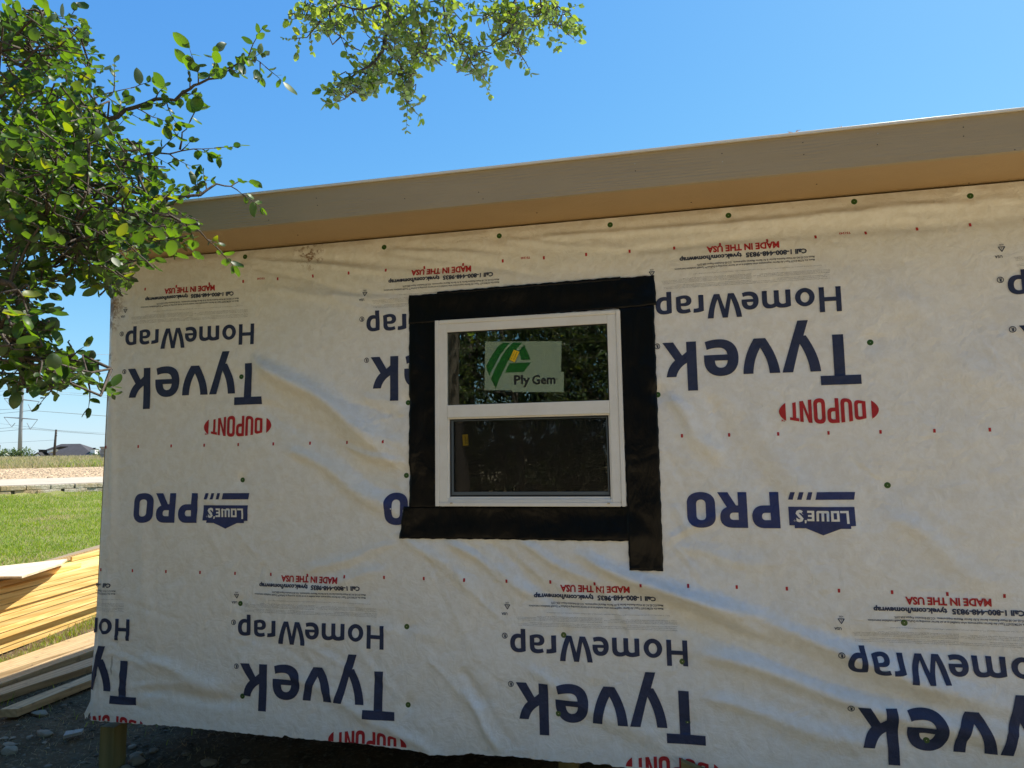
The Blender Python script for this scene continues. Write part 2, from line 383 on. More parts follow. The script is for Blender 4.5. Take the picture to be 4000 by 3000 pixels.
sheet('field', np.array([16.55, 18, 19.5, 21, 22.5, 24, 26, 28, 33, 45, 60, 120, 400, 1500, 5000]), np.concatenate([[-5000, -1200, -300], np.linspace(-80, 80, 81), [300, 1200, 5000]]), M['field'], .006)

# ------------------------------------------------------------------ wrap surface
def wallp(x, y): q = unp(x*1.8083, y*1.8083); return q[0], q[2]
FOLDS = []
def fold(a, b, w_, amp, asym=0.0): FOLDS.append((*wallp(*a), *wallp(*b), w_, amp, asym))
# soft folds (display pixels of the photograph), ridge +, valley -
fold((545, 765), (885, 990), .085, .022); fold((560, 860), (885, 1065), .070, -.016); fold((700, 950), (890, 1010), .03, .010)
fold((620, 960), (880, 1120), .06, .010)
fold((850, 1140), (1060, 1290), .03, .006); fold((960, 1160), (1180, 1300), .030, .011); fold((1040, 1160), (1270, 1350), .034, -.009); fold((1110, 1165), (1350, 1290), .032, .010)
fold((1000, 1165), (1130, 1280), .02, -.005); fold((850, 1230), (560, 1300), .05, .007); fold((870, 1170), (640, 1240), .03, .006)
fold((1240, 1190), (1700, 1390), .050, .021); fold((1300, 1265), (1900, 1500), .055, -.017); fold((1390, 1250), (2250, 1560), .052, .021)
fold((1480, 1400), (2300, 1640), .060, .018); fold((1400, 1320), (2100, 1560), .045, -.012); fold((1560, 1330), (2250, 1440), .06, -.009)
fold((1440, 850), (1560, 1010), .045, .012); fold((1510, 850), (1700, 1130), .06, -.009); fold((1600, 880), (1900, 1260), .08, .007)
fold((1435, 1170), (1600, 1085), .025, .006); fold((1450, 1180), (1700, 1230), .04, .006)
fold((1900, 620), (2212, 900), .09, .006); fold((1900, 1100), (2200, 1300), .06, .007)
fold((1100, 525), (2300, 425), .022, .011); fold((1300, 545), (2300, 458), .030, -.010); fold((835, 540), (1100, 556), .014, .009); fold((835, 545), (1200, 600), .016, -.006); fold((535, 560), (860, 590), .015, .010); fold((540, 575), (800, 640), .020, -.007); fold((1080, 520), (1400, 545), .014, .007)
fold((640, 560), (1120, 590), .03, -.007); fold((560, 615), (900, 690), .04, .007); fold((700, 640), (900, 650), .02, .006)
fold((300, 1420), (520, 1500), .05, .010); fold((300, 1490), (560, 1520), .03, -.008); fold((600, 1440), (900, 1600), .04, .006)
fold((1000, 1480), (1090, 1640), .022, .010); fold((990, 1440), (1060, 1530), .03, -.006); fold((830, 1560), (960, 1640), .03, .006)
fold((1110, 1430), (1480, 1640), .05, .007); fold((1500, 1500), (2000, 1640), .05, .010)
fold((250, 640), (240, 1500), .03, .006); fold((300, 1000), (330, 1400), .05, .005); fold((890, 888), (795, 915), .006, .004); fold((1450, 1090), (1500, 1150), .02, .004)
for k_, f_ in enumerate(FOLDS):
    if k_ < 4: FOLDS[k_] = (*f_[:4], f_[4]*.8, f_[5]*1.35, 0)
fg = np.random.default_rng(11)
def pulls(n_, x0, z0, x1, z1, ang, spread, L, w_, a_):
    """many short sharp pull lines starting along a segment, running at an angle (degrees)"""
    for _ in range(n_):
        t_ = fg.random(); x = x0+(x1-x0)*t_; z = z0+(z1-z0)*t_; an = R_(ang+fg.uniform(-spread, spread)); l_ = L*fg.uniform(.4, 1.3)
        FOLDS.append((x, z, x+math.cos(an)*l_, z+math.sin(an)*l_, w_*fg.uniform(.7, 1.4), a_*fg.uniform(.5, 1.2)*fg.choice([-1, 1, 1]), 0))
pulls(16, -.45, 1.19, .60, 1.07, -42, 22, .55, .017, .0030)
pulls(9, .80, 1.15, .80, 1.9, -48, 20, .55, .018, .0028)
pulls(9, -.42, 1.25, -.42, 1.9, 152, 20, .60, .020, .0032)
pulls(16, -1.9, 2.66, 2.2, 2.66, -14, 12, .70, .017, .0028)
pulls(8, -2.1, .9, -2.1, .35, -12, 25, .5, .017, .0030)
pulls(20, -1.9, .75, 2.2, .55, -38, 22, .45, .016, .0026)
pulls(14, 1.0, 1.1, 2.2, 2.2, -50, 25, .6, .019, .0020)
pulls(10, -2.15, .5, -2.15, 2.4, -88, 6, .7, .014, .0030)
pulls(10, -1.7, 1.5, -.7, .8, -35, 30, .5, .018, .0022)
FO = np.array(FOLDS)
CAPS = [(-1.346, 2.678), (-.548, 2.664), (.057, 2.671), (.598, 2.678), (1.134, 2.673), (1.664, 2.686), (2.117, 2.666), (-1.348, 2.03), (-1.323, 1.492), (-1.317, .871), (-1.292, .422), (-.425, 1.508), (-.421, .793), (-.413, .437), (-.416, 1.864), (.789, 1.863), (1.688, 2.058), (1.715, 1.451), (.333, .786), (.851, .696), (.302, .444), (.862, .445), (1.74, .894), (1.789, .439)]
_w = np.random.default_rng(3); WV = [(a*math.cos(t_), a*math.sin(t_), p_, .9/a) for a, t_, p_ in zip(_w.uniform(5, 34, 26), _w.uniform(0, 6.28, 26), _w.uniform(0, 6.28, 26))]
HX0, HX1, HZ0, HZ1 = -.245, .61, 1.385, 2.24     # hole for the window
def sst(x): x = np.clip(x, 0, 1); return x*x*(3-2*x)
def disp(x, z):
    x = np.asarray(x, float); z = np.asarray(z, float); h = np.zeros(np.broadcast(x, z).shape)
    for x0, z0, x1, z1, w_, a, _ in FO:
        dx, dz = x1-x0, z1-z0; L = math.hypot(dx, dz); s = ((x-x0)*dx+(z-z0)*dz)/L/L; d = ((x-x0)*dz-(z-z0)*dx)/L
        ww = w_*.82*(.55+.6*np.clip(s, 0, 1)); d = d + .25*w_*np.sin(s*9+x0*7)
        h = h + 1.8*a*np.exp(-(d/ww)**2)*sst(s/.18+.1)*sst((1-s)/.3+.05)
    for kx, kz, p_, a in WV: h = h + a*.0095*np.sin(kx*x+kz*z+p_ + .8*np.sin(kz*.3*x-kx*.4*z))
    mk = np.ones_like(h)
    dw = np.maximum(np.maximum(-.30-x, x-.66), np.maximum(1.33-z, z-2.29)); mk = mk*sst(dw/.12+.0)
    for cx_, cz_ in CAPS:
        dd = np.hypot(x-cx_, z-cz_); mk = mk*(1-.85*np.exp(-(dd/.035)**2))
        an = np.arctan2(z-cz_, x-cx_); h = h + .0016*np.cos(an*3+cx_*9)*np.exp(-(dd/.10)**2)*(dd/.05)
    mk = mk*sst((x+2.2)/.05)*sst((2.715-z)/.035)
    return .003 + (np.maximum(h, -.012)+.0115)*mk

shed = empty('shed', (1.0, 1.8, 0)); tag(shed, 'unfinished shed raised on wooden posts, covered in white printed house wrap with one window', 'shed')
# wrap front sheet with ragged lower edge and the corner turn
BE = [(-2.25, .250), (-2.189, .250), (-1.93, .2535), (-1.79, .251), (-1.776, .262), (-1.765, .254), (-1.651, .254), (-1.3, .250), (-1.06, .247), (-1.045, .262), (-1.03, .249), (-.72, .247), (-.715, .253), (-.6, .245), (-.537, .243), (-.35, .235), (-.30, .226), (-.215, .226), (-.12, .239), (-.115, .246), (-.036, .240), (.079, .246), (.3, .243), (.383, .242), (.44, .252), (.45, .243), (.524, .248), (.54, .240), (.609, .240), (.9, .246), (1.4, .240), (2.0, .250), (4.3, .245)]
bx_, bz_ = zip(*BE)
EDGEPTS = [(0.248, 0.0079), (0.274, 0.0111), (0.442, 0.0056), (0.587, 0.0114), (0.785, 0.0172), (0.985, 0.0215), (1.188, 0.0202), (1.462, 0.0228), (1.811, 0.0240), (2.023, 0.0217), (2.191, 0.0171), (2.545, 0.0069)]
EDGE_Z, EDGE_X = zip(*EDGEPTS)
def wrapP(u, v):
    """u metres from the left corner, v 0..1 bottom..top -> x,y,z"""
    x = -2.2+np.maximum(u, 0); z0 = np.interp(x, bx_, bz_) + .0015*np.sin(x*90)+.001*np.sin(x*231); z = z0+(2.712-z0)*v
    d = disp(x, z); edge = np.interp(z, EDGE_Z, EDGE_X)
    X = np.where(u >= 0, x + (edge*np.exp(-np.maximum(u, 0)/.02)), -2.2+edge-.004)
    Y = np.where(u >= 0, -d, -u*1.0-.004)
    return X, Y, z
us = np.concatenate([[-3.6, -2.6, -1.6, -.8, -.4, -.2, -.08, -.02], np.arange(0, 4.75, .0115), np.arange(4.75, 6.4, .1)])
vs = np.linspace(0, 1, 215)
# snap the grid to the window hole
def snap(a, val): a[np.argmin(abs(a-val))] = val
for vv in (HX0, HX1): snap(us, vv+2.2)
U_, V_ = np.meshgrid(us, vs, indexing='ij'); X, Y, Z = wrapP(U_, V_)
for zz in (HZ0, HZ1):
    k = np.argmin(abs(vs-(zz-.245)/(2.712-.245)))
    Z[:, k] = np.where((X[:, k] > HX0-.1) & (X[:, k] < HX1+.1), zz, Z[:, k])
VV = np.stack([X.ravel(), Y.ravel(), Z.ravel()], 1); nv = len(vs)
i = np.arange(len(us)-1)[:, None]*nv+np.arange(nv-1)[None]; F = np.stack([i, i+nv, i+nv+1, i+1], -1).reshape(-1, 4)
cen = VV[F].mean(1); ok = ~((cen[:, 0] > HX0) & (cen[:, 0] < HX1) & (cen[:, 2] > HZ0) & (cen[:, 2] < HZ1) & (cen[:, 1] < .5))
wrap = link('house_wrap', from_np(VV, F[ok]), M['wrap'], shed, True)
wrap['label'] = 'wrinkled off-white house wrap with upside-down printing'
# torn flap at the lower left corner
fl = MB(); pts = [tuple(unp(x, y, 1, .03)) for x, y in ((358, 2700), (353, 2738), (342, 2762), (329, 2788), (331, 2796), (332, 2808), (338, 2799), (341, 2804), (346, 2790), (353, 2782), (362, 2790))]
fl.prism(pts, (0, 1, 0), .0006); fl.build('wrap_flap', M['wrap_clean'], shed)

# ------------------------------------------------------------------ printing
def parse(s):
    loops = []; cur = []; tk = s.replace(',', ' ').split(); i = 0
    def num(k): return [float(q) for q in tk[i+1:i+1+k]]
    while i < len(tk):
        c = tk[i]
        if c == 'M': cur = [tuple(num(2))]; i += 3
        elif c == 'L': cur.append(tuple(num(2))); i += 3
        elif c == 'Q':
            a = cur[-1]; q = num(4); i += 5
            for k in range(1, 9):
                t = k/8; cur.append(((1-t)**2*a[0]+2*t*(1-t)*q[0]+t*t*q[2], (1-t)**2*a[1]+2*t*(1-t)*q[1]+t*t*q[3]))
        elif c == 'C':
            a = cur[-1]; q = num(6); i += 7
            for k in range(1, 13):
                t = k/12; u = 1-t
                cur.append((u**3*a[0]+3*u*u*t*q[0]+3*u*t*t*q[2]+t**3*q[4], u**3*a[1]+3*u*u*t*q[1]+3*u*t*t*q[3]+t**3*q[5]))
        elif c == 'Z':
            if math.dist(cur[0], cur[-1]) < 1e-6: cur.pop()
            loops.append(cur); i += 1
    return loops
def ell(cx, cy, rx, ry, n=40): return [(cx+rx*math.cos(2*math.pi*k/n), cy+ry*math.sin(2*math.pi*k/n)) for k in range(n)]
def xf(loops, sx=1, sy=1, ox=0, oy=0): return [[(x*sx+ox, y*sy+oy) for x, y in l] for l in loops]
class Ink:
    """flat artwork in reading coordinates (metres)"""
    def __init__(s): s.v = []; s.f = []
    def glyph(s, loops, k=.001):
        b = len(s.v); polys = [[Vector((x*k, y*k, 0)) for x, y in l] for l in loops]
        for l in polys: s.v += [(p.x, p.y) for p in l]
        for t in geometry.tessellate_polygon(polys): s.f.append((b+t[0], b+t[1], b+t[2]))
        return s
    def text(s, body, x, y, width, cap, bold=0.0, k=.001, align='L'):
        cu = bpy.data.curves.new('t', 'FONT'); cu.body = body; cu.size = 1; cu.resolution_u = 2 if cap > 6 else 1; cu.offset = bold; cu.fill_mode = 'FRONT'
        ob = bpy.data.objects.new('t', cu); COL.objects.link(ob); dg = bpy.context.evaluated_depsgraph_get()
        me = bpy.data.meshes.new_from_object(ob.evaluated_get(dg)); bpy.data.objects.remove(ob); bpy.data.curves.remove(cu)
        if len(me.vertices) == 0: return s
        co = np.empty(len(me.vertices)*3); me.vertices.foreach_get('co', co); co = co.reshape(-1, 3)
        x0, x1 = co[:, 0].min(), co[:, 0].max(); sx = width/(x1-x0); sy = cap/.66
        b = len(s.v); s.v += [((x+(a-x0)*sx)*k, (y+c*sy)*k) for a, c, _ in co]
        for p in me.polygons: s.f.append(tuple(b+i for i in p.vertices))
        bpy.data.meshes.remove(me); return s
    def cut(s, grid):
        me = bpy.data.meshes.new('i'); me.from_pydata([(x, y, 0) for x, y in s.v], [], s.f)
        bm = bmesh.new(); bm.from_mesh(me); bpy.data.meshes.remove(me)
        bmesh.ops.remove_doubles(bm, verts=bm.verts[:], dist=1e-6)
        xs = [v.co.x for v in bm.verts]; ys = [v.co.y for v in bm.verts]
        if grid:
            for ax, lo, hi in ((0, min(xs), max(xs)), (1, min(ys), max(ys))):
                q = math.floor(lo/grid)*grid+grid
                while q < hi:
                    co = [0, 0, 0]; no = [0, 0, 0]; co[ax] = q; no[ax] = 1
                    bmesh.ops.bisect_plane(bm, geom=bm.verts[:]+bm.edges[:]+bm.faces[:], plane_co=co, plane_no=no); q += grid
        s.bm = bm; return s
    def place(s, name, X0, Z0, mt, off=.0025, parent=None, rot=0.0):
        """upside-down printing: reading x runs to -X, reading y runs to -Z"""
        bm = s.bm.copy()
        for v in bm.verts: v.co = Vector((X0-v.co.x+rot*v.co.y, 0, Z0-v.co.y-rot*v.co.x))
        def trimp(co, no):
            g = bm.verts[:]+bm.edges[:]+bm.faces[:]
            if g: bmesh.ops.bisect_plane(bm, geom=g, plane_co=co, plane_no=no, clear_outer=True)
        trimp((-2.19, 0, 0), (-1, 0, 0))
        if bm.verts and min(v.co.z for v in bm.verts) < .27:
            xs = [v.co.x for v in bm.verts]; zc = float(np.interp(sum(xs)/len(xs), bx_, bz_))
            trimp((0, 0, zc+.003), (0, 0, -1))
        dead = [f for f in bm.faces if HX0 < f.calc_center_median().x < HX1 and HZ0 < f.calc_center_median().z < HZ1]
        dead += [f for f in bm.faces if f not in dead and any(a < f.calc_center_median().x < b and c < f.calc_center_median().z < d for a, b, c, d in ((-.43, .775, 1.215, 1.352), (-.38, .775, 1.35, 1.40), (-.395, -.2, 1.36, 2.39), (.58, .775, 1.215, 2.4), (.65, .775, 1.09, 2.4), (-.395, .775, 2.2, 2.39)))]
        if dead: bmesh.ops.delete(bm, geom=dead, context='FACES')
        if not bm.faces: bm.free(); return None
        co = np.array([v.co[:] for v in bm.verts]); d = disp(co[:, 0], co[:, 2])
        for v, dd in zip(bm.verts, d): v.co.y = -dd-off
        bm.normal_update()
        fl_ = [f for f in bm.faces if f.normal.y > 0]
        if fl_: bmesh.ops.reverse_faces(bm, faces=fl_)
        me = bpy.data.meshes.new(name); bm.to_mesh(me); bm.free()
        return link(name, me, mt, parent or wrap, True)
E_ = 'M 148 70 L 148 96 C 147 138 122 166 77 166 C 28 166 0 134 0 83 C 0 30 30 0 82 0 Q 116 0 142 10 L 135 46 Q 112 38 88 38 C 62 38 50 48 47 70 Z M 47 96 L 102 96 C 101 118 92 129 76 129 C 59 129 49 118 47 96 Z'
def egl(x, y, w_, h): return xf(parse(E_), w_/148, h/166, x, y)
BK = 'M 675 0 L 718 0 L 718 46 L 738 62 L 775 0 L 823 0 L 770 83 Q 800 108 810 159 L 767 159 Q 757 118 718 96 L 718 223 L 675 223 Z'
big = Ink()
for g_ in ('M 0 218 L 161 218 L 161 178 L 105 178 L 105 0 L 61 0 L 61 178 L 0 178 Z', 'M 157 157 Q 161 82 210 -3 L 220 -3 L 199 -70 L 242 -70 L 315 157 L 271 157 L 237 33 Q 205 92 200 157 Z', 'M 324 157 Q 329 80 379 0 L 427 0 Q 474 76 478 157 L 436 157 Q 432 96 402 42 Q 370 96 368 157 Z', BK): big.glyph(parse(g_))
big.glyph(egl(495, -4, 148, 166)); big.cut(.013)
hw = Ink()
hw.glyph(parse('M 0 0 L 21 0 L 21 45 L 68 45 L 68 0 L 89 0 L 89 110 L 68 110 L 68 63 L 21 63 L 21 110 L 0 110 Z'))
hw.glyph([ell(147, 39, 40, 41), ell(147, 40, 18, 23, 28)])
hw.glyph(parse('M 205 0 L 226 0 L 226 58 Q 231 62 238 62 Q 252 62 253 46 L 253 0 L 274 0 L 274 57 Q 280 62 288 62 Q 302 62 303 46 L 303 0 L 324 0 L 324 50 Q 323 80 294 80 Q 277 80 266 73 Q 256 80 240 80 Q 221 80 205 73 Z'))
hw.glyph(egl(339, -2, 72, 82))
hw.glyph(parse('M 412 110 L 435 110 Q 441 60 456 24 L 473 110 L 495 110 L 514 24 Q 530 60 534 110 L 560 110 Q 552 52 529 0 L 505 0 L 484 70 L 468 0 L 443 0 Q 419 52 412 110 Z'))
hw.glyph(parse('M 575 0 L 597 0 L 597 58 Q 605 62 619 61 L 621 80 Q 593 80 575 73 Z'))
hw.glyph(parse('M 696 4 Q 675 -3 660 -3 C 640 -3 628 6 628 23 C 628 40 642 48 662 47 L 675 46 L 675 50 C 675 60 668 63 660 63 Q 648 63 637 59 L 632 75 Q 648 81 662 81 C 685 81 696 71 696 52 Z M 675 14 L 675 33 L 664 33 C 654 33 650 29 650 23 C 650 16 655 12 664 12 Z'))
hw.glyph(parse('M 716 -24 L 738 -24 L 738 0 Q 743 -2 750 -2 C 774 -2 788 14 788 40 C 788 66 774 80 750 80 Q 732 80 716 74 Z M 738 17 L 738 61 Q 743 63 748 63 C 760 63 766 54 766 40 C 766 24 758 16 748 16 Q 742 16 738 17 Z'))
hw.cut(.013)
def reg(r): 
    q = Ink(); q.glyph([ell(0, 0, r, r, 36), ell(0, 0, r*.76, r*.76, 36)]); q.text('R', -r*.38, -r*.45, r*.8, r*.95, .06); q.cut(0); return q
rg = reg(13.0)
pro = Ink()
pro.glyph(parse('M 303 0 L 340 0 L 340 57 L 367 57 C 397 57 416 75 416 105 C 416 136 397 153 367 153 L 303 153 Z M 340 88 L 340 119 L 361 119 C 371 119 376 113 376 104 C 376 94 371 88 361 88 Z'))
pro.glyph(parse('M 435 0 L 472 0 L 472 57 L 481 57 L 514 0 L 557 0 L 520 64 C 540 72 549 86 549 107 C 549 137 530 153 497 153 L 435 153 Z M 472 88 L 472 119 L 493 119 C 503 119 508 113 508 104 C 508 94 503 88 493 88 Z'))
pro.glyph(parse('M 628 -1 C 664 -1 688 17 688 48 L 688 105 C 688 137 664 154 628 154 C 592 154 568 137 568 105 L 568 48 C 568 17 592 -1 628 -1 Z M 628 32 C 616 32 608 39 608 52 L 608 102 C 608 115 616 121 628 121 C 640 121 648 115 648 102 L 648 52 C 648 39 640 32 628 32 Z'))
pro.cut(.022)
shd = Ink()
shd.glyph([[(7, 62), (267, 62), (267, 140), (246, 140), (246, 152), (202, 152), (135, 181), (68, 152), (27, 152), (27, 141), (7, 140)]])
shd.glyph([[(0, 0), (152, 0), (160, 32), (6, 32)]])
for a, b in ((239, 257), (205, 222), (170, 187)): shd.glyph([[(a, 0), (b, 0), (b+9, 32), (a+9, 32)]])
shd.cut(.022)
low = Ink()
low.glyph(parse('M 32 78 L 66 78 L 66 87 L 42 87 L 42 131 L 32 131 Z'))
low.glyph(parse('M 70 78 L 103 78 L 103 122 L 70 122 Z M 80 87 L 93 87 L 93 113 L 80 113 Z'))
low.glyph(parse('M 110 122 L 110 86 Q 110 78 118 78 L 151 78 Q 159 78 159 86 L 159 122 L 149 122 L 149 88 L 139.5 88 L 139.5 122 L 129.5 122 L 129.5 88 L 120 88 L 120 122 Z'))
low.glyph(parse('M 167 78 L 194 78 L 194 87 L 177 87 L 177 96 L 191 96 L 191 104 L 177 104 L 177 113 L 194 113 L 194 122 L 167 122 Z'))
low.glyph(parse('M 197 118 L 205 118 L 205 131 L 199 131 Z'))
low.text('S', 209, 78.5, 31, 43, .045)
low.glyph([ell(245, 120, 3.2, 3.2, 16), ell(245, 120, 2.2, 2.2, 16)])
low.cut(.022)
dup = Ink()
def arc(loops):
    o = []
    for l in loops:
        q = []
        for i in range(len(l)):
            (x0, y0), (x1, y1) = l[i], l[(i+1) % len(l)]; k = max(1, int(abs(x1-x0)/5))
            for j in range(k): t = j/k; x = x0+(x1-x0)*t; y = y0+(y1-y0)*t; q.append((x, y*(36+18*(1-((x-200)/150)**2))))
        o.append(q)
    return o
def G(s_): dup.glyph(arc(parse(s_)))
G('M 50 -1 L 72 -1 C 90 -1 95 -.8 95 -.55 L 95 .55 C 95 .8 90 1 72 1 L 50 1 Z M 65 -.68 L 65 .68 L 73 .68 C 79 .68 81 .6 81 .45 L 81 -.45 C 81 -.6 79 -.68 73 -.68 Z')
G('M 103 1 L 103 -.55 C 103 -.9 110 -1.03 126 -1.03 C 142 -1.03 149 -.9 149 -.55 L 149 1 L 134 1 L 134 -.5 C 134 -.66 131 -.72 126 -.72 C 121 -.72 118 -.66 118 -.5 L 118 1 Z')
G('M 156 -1 L 171 -1 L 171 -.24 L 180 -.24 C 196 -.24 203 -.08 203 .2 L 203 .55 C 203 .85 196 1 180 1 L 156 1 Z M 171 .06 L 171 .7 L 179 .7 C 185 .7 188 .64 188 .52 L 188 .25 C 188 .12 185 .06 179 .06 Z')
G('M 233.5 -1.03 C 249 -1.03 257 -.9 257 -.55 L 257 .55 C 257 .9 249 1.03 233.5 1.03 C 218 1.03 210 .9 210 .55 L 210 -.55 C 210 -.9 218 -1.03 233.5 -1.03 Z M 233.5 -.7 C 228 -.7 225 -.64 225 -.5 L 225 .5 C 225 .64 228 .7 233.5 .7 C 239 .7 242 .64 242 .5 L 242 -.5 C 242 -.64 239 -.7 233.5 -.7 Z')
G('M 264 -1 L 278 -1 L 278 .35 L 298 -1 L 313 -1 L 313 1 L 299 1 L 299 -.35 L 279 1 L 264 1 Z')
G('M 328 -1 L 342 -1 L 342 .68 L 354 .68 L 354 1 L 317 1 L 317 .68 L 328 .68 Z')
dup.glyph([[(28, -39)]+[(28-28*math.sin(math.pi*k/14)**.8, -39+78*k/14) for k in range(1, 14)]+[(28, 39)]])
dup.glyph([[(370, 39)]+[(370+28*math.sin(math.pi*k/14)**.8, 39-78*k/14) for k in range(1, 14)]+[(370, -39)]])
dup.text('TM', 374, 33, 15, 8, .02); dup.cut(.022)
made = Ink().text('MADE IN THE USA', 0, 0, 312, 27, .04).cut(.03)
call = Ink().text('Call 1-800-448-9835  tyvek.com/homewrap', 0, 0, 547, 19, .045).cut(.03)
ml = Ink()
ml.text('Meets the ASTM E1677 Type I Air Barrier requirements when installed as an air barrier according to DuPont\u2122 Tyvek\u00ae installation instructions.', 0, 0, 602, 8.0, .018)
ml.text('Meets ICC-ES AC-38 Water-Resistive Barrier & Air Barrier Material requirements.  ICC-ES Evaluation Report ESR-2375.', 0, -14, 501, 8.0, .018); ml.cut(.05)
fine = Ink()
fine.text('DuPont\u2122, the DuPont Oval Logo, and all products, unless otherwise noted, denoted with \u2122, \u2120 or \u00ae are trademarks, service marks or registered trademarks of affiliates of DuPont de Nemours, Inc. \u00a9 2019 DuPont de Nemours, Inc. All rights reserved.', 31, 0, 545, 3.6)
WRN = ['WARNING: DuPont\u2122 Tyvek\u00ae HomeWrap\u00ae is slippery and should not be used in any application where it will be walked on. Use of ladder jackstands', 'or scaffolding for exterior work above the first floor recommended. If ladders must be used, extra caution must be taken to use them safely by', 'following the ANSI Standards A14.1, A14.2 and A14.5 for ladders made of wood, aluminum, and fiberglass.']
ADV = ['ADVERTENCIA: DuPont\u2122 Tyvek\u00ae HomeWrap\u00ae es resbaladizo y no debe utilizarse en ninguna aplicacion en la que se caminara sobre el. Se', 'recomienda el uso de andamios para el trabajo exterior por encima del primer piso. Si se deben usar', 'escaleras, se debe tener especial cuidado para usarlas de manera segura segun las normas ANSI A14.1']
WR2 = ['WARNING: DuPont\u2122 Tyvek\u00ae HomeWrap\u00ae is a combustible building material as recognized by the 2018 International Building Code Section 1703.1.2 and should be protected from flame and', 'other ignition sources. NOTICE: Follow facade manufacturer\u2019s installation and maintenance requirements for all facade systems in order to maintain water holdout properties and ensure', 'performance of DuPont\u2122 Tyvek\u00ae. Use of additives, coatings or cleansers on, or in, the wall system may impact the performance of DuPont\u2122 Tyvek\u00ae water-resistive barriers.']
AD2 = ['ADVERTENCIA: DuPont\u2122 Tyvek\u00ae HomeWrap\u00ae es un material de construccion combustible segun se reconoce en el Codigo Internacional de Construccion de 2018 Seccion 1703.1.2 y debe', 'protegerse del fuego y otras fuentes de ignicion. NOTA: Se deben seguir los requisitos de instalacion y mantenimiento del fabricante de la fachada que apliquen a todos los sistemas', 'fachada para conservar las propiedades de resistencia al agua y garantizar el rendimiento de DuPont\u2122 Tyvek\u00ae. El uso de aditivos, revestimientos o limpiadores', 'puede afectar el rendimiento de las barreras resistentes al agua DuPont\u2122 Tyvek\u00ae.']
for k, (tx, w_) in enumerate(zip(WRN, (330, 322, 220))): fine.text(tx, 0, 60-k*7.0, w_, 3.3)
for k, (tx, w_) in enumerate(zip(ADV, (302, 318, 290))): fine.text(tx, 0, 34-k*6.2, w_, 3.3)
for k, (tx, w_) in enumerate(zip(WR2, (384, 385, 330))): fine.text(tx, 326, 60-k*6.6, w_, 3.3)
for k, (tx, w_) in enumerate(zip(AD2, (386, 388, 392, 300))): fine.text(tx, 326, 36-k*6.0, w_, 3.3)
fine.cut(.06)
tri = Ink(); tri.glyph(parse('M -11 0 L 11 0 Q 14 0 13 3 L 2 21 Q 0 24 -2 21 L -13 3 Q -14 0 -11 0 Z M -8.5 3 L 0 17.5 L 8.5 3 Z')); tri.text('2', -2.2, 4.5, 4.4, 6.5, .02); tri.text('HDPE', -8, -11, 16, 6.2, .01)
tri.text('USA', 0, 37, 28, 10.5, .025); tri.cut(0)
lot = Ink().text('T51243', 0, 0, 46, 9, .03).cut(0)
tick = Ink().glyph([[(-4.6, -1), (4.6, -1), (4.6, 14.5), (-4.6, 14.5)]]).cut(0)

UP = [(-1.219, 2.099), (.211, 2.098), (1.641, 2.098), (3.071, 2.098)]
LO = [(-1.901, .560), (-.476, .582), (.933, .577), (2.357, .567)]
WHERE = {}
for row, lst in (('upper', UP), ('lower', LO)):
    for k, (X0, Z0) in enumerate(lst):
        sk = {-.476: -.004, .933: .006, 2.357: .006}.get(X0, 0.0)
        def P(ink, nm, dx, dz, mt, off=.0025, lab=None):
            o = ink.place(nm, X0-dx, Z0+dz, mt, off, rot=sk)
            if o is not None and lab: o['label'] = lab
        P(big, 'large_word', 0, 0, M['navy'], lab='large navy upside-down word')
        P(rg, 'registered_mark', .846, -.014, M['black_ink'])
        P(hw, 'small_word', .059, .211, M['navy'], lab='smaller navy upside-down word')
        P(rg, 'registered_mark', .872, .197, M['black_ink'])
        P(dup, 'oval_lettering', -.059, -.329, M['red'], lab='red upside-down word between two curved ends')
        P(made, 'origin_line', .298, .433, M['red'], lab='red upside-down line of capitals')
        P(call, 'phone_line', .185, .391, M['black_ink'])
        P(ml, 'standards_text', .155, .342, M['std_ink'])
        P(fine, 'fine_print', .098, .312, M['grey_ink'])
        P(tri, 'recycling_mark', .858, .3375, M['black_ink'])
        if row == 'upper':
            P(lot, 'lot_number', 0.0, .4545, M['red'])
            o = pro.place('trade_word', X0-.056, Z0-.674, M['blue'])
            o = shd.place('shield_logo', X0-.056, Z0-.674, M['blue'])
            o = low.place('shield_word', X0-.056, Z0-.674, M['wrap_clean'], .0033)
for z, n0, ph in ((2.5475, 32, 0), (1.681, 32, 0), (1.0275, 32, 1)):
    for k in range(-1, n0):
        x = -1.957+.2032*k
        if x < 2.6:
            zz = z + (.006*(x-.9) if z < 1.1 and x > .9 else 0)*-1
            tick.place('stud_mark', x, zz, M['red'], .0015)

# ------------------------------------------------------------------ shed body
b = MB()
b.box((-2.19, .004, .27), (HX0, .075, 2.71)); b.box((HX1, .004, .27), (4.2, .075, 2.71)); b.box((HX0, .004, .27), (HX1, .075, HZ0)); b.box((HX0, .004, HZ1), (HX1, .075, 2.71))
b.build('front_wall', M['osb'], shed)
MB().box((-2.19, .08, .27), (-2.11, 3.6, 2.71)).build('side_wall', M['osb'], shed)
MB().box((4.12, .08, .27), (4.2, 3.6, 2.71)).build('side_wall', M['osb'], shed)
MB().box((-2.10, 3.52, .27), (4.11, 3.6, 2.71)).build('back_wall', M['osb'], shed)
MB().box((-2.185, .03, .262), (4.2, 3.6, .269)).build('floor_frame', M['osb'], shed)
MB().box((-2.27, -.30, 2.722), (4.28, -.002, 2.735)).build('soffit', M['soffit'], shed)
MB().box((-2.27, .0, 2.722), (4.28, 3.9, 2.735)).build('ceiling_board', M['soffit'], shed)
fa = MB().box((-2.285, -.325, 2.716), (4.30, -.303, 2.872)).build('fascia_board', M['fascia'], shed, bevel=.0012)
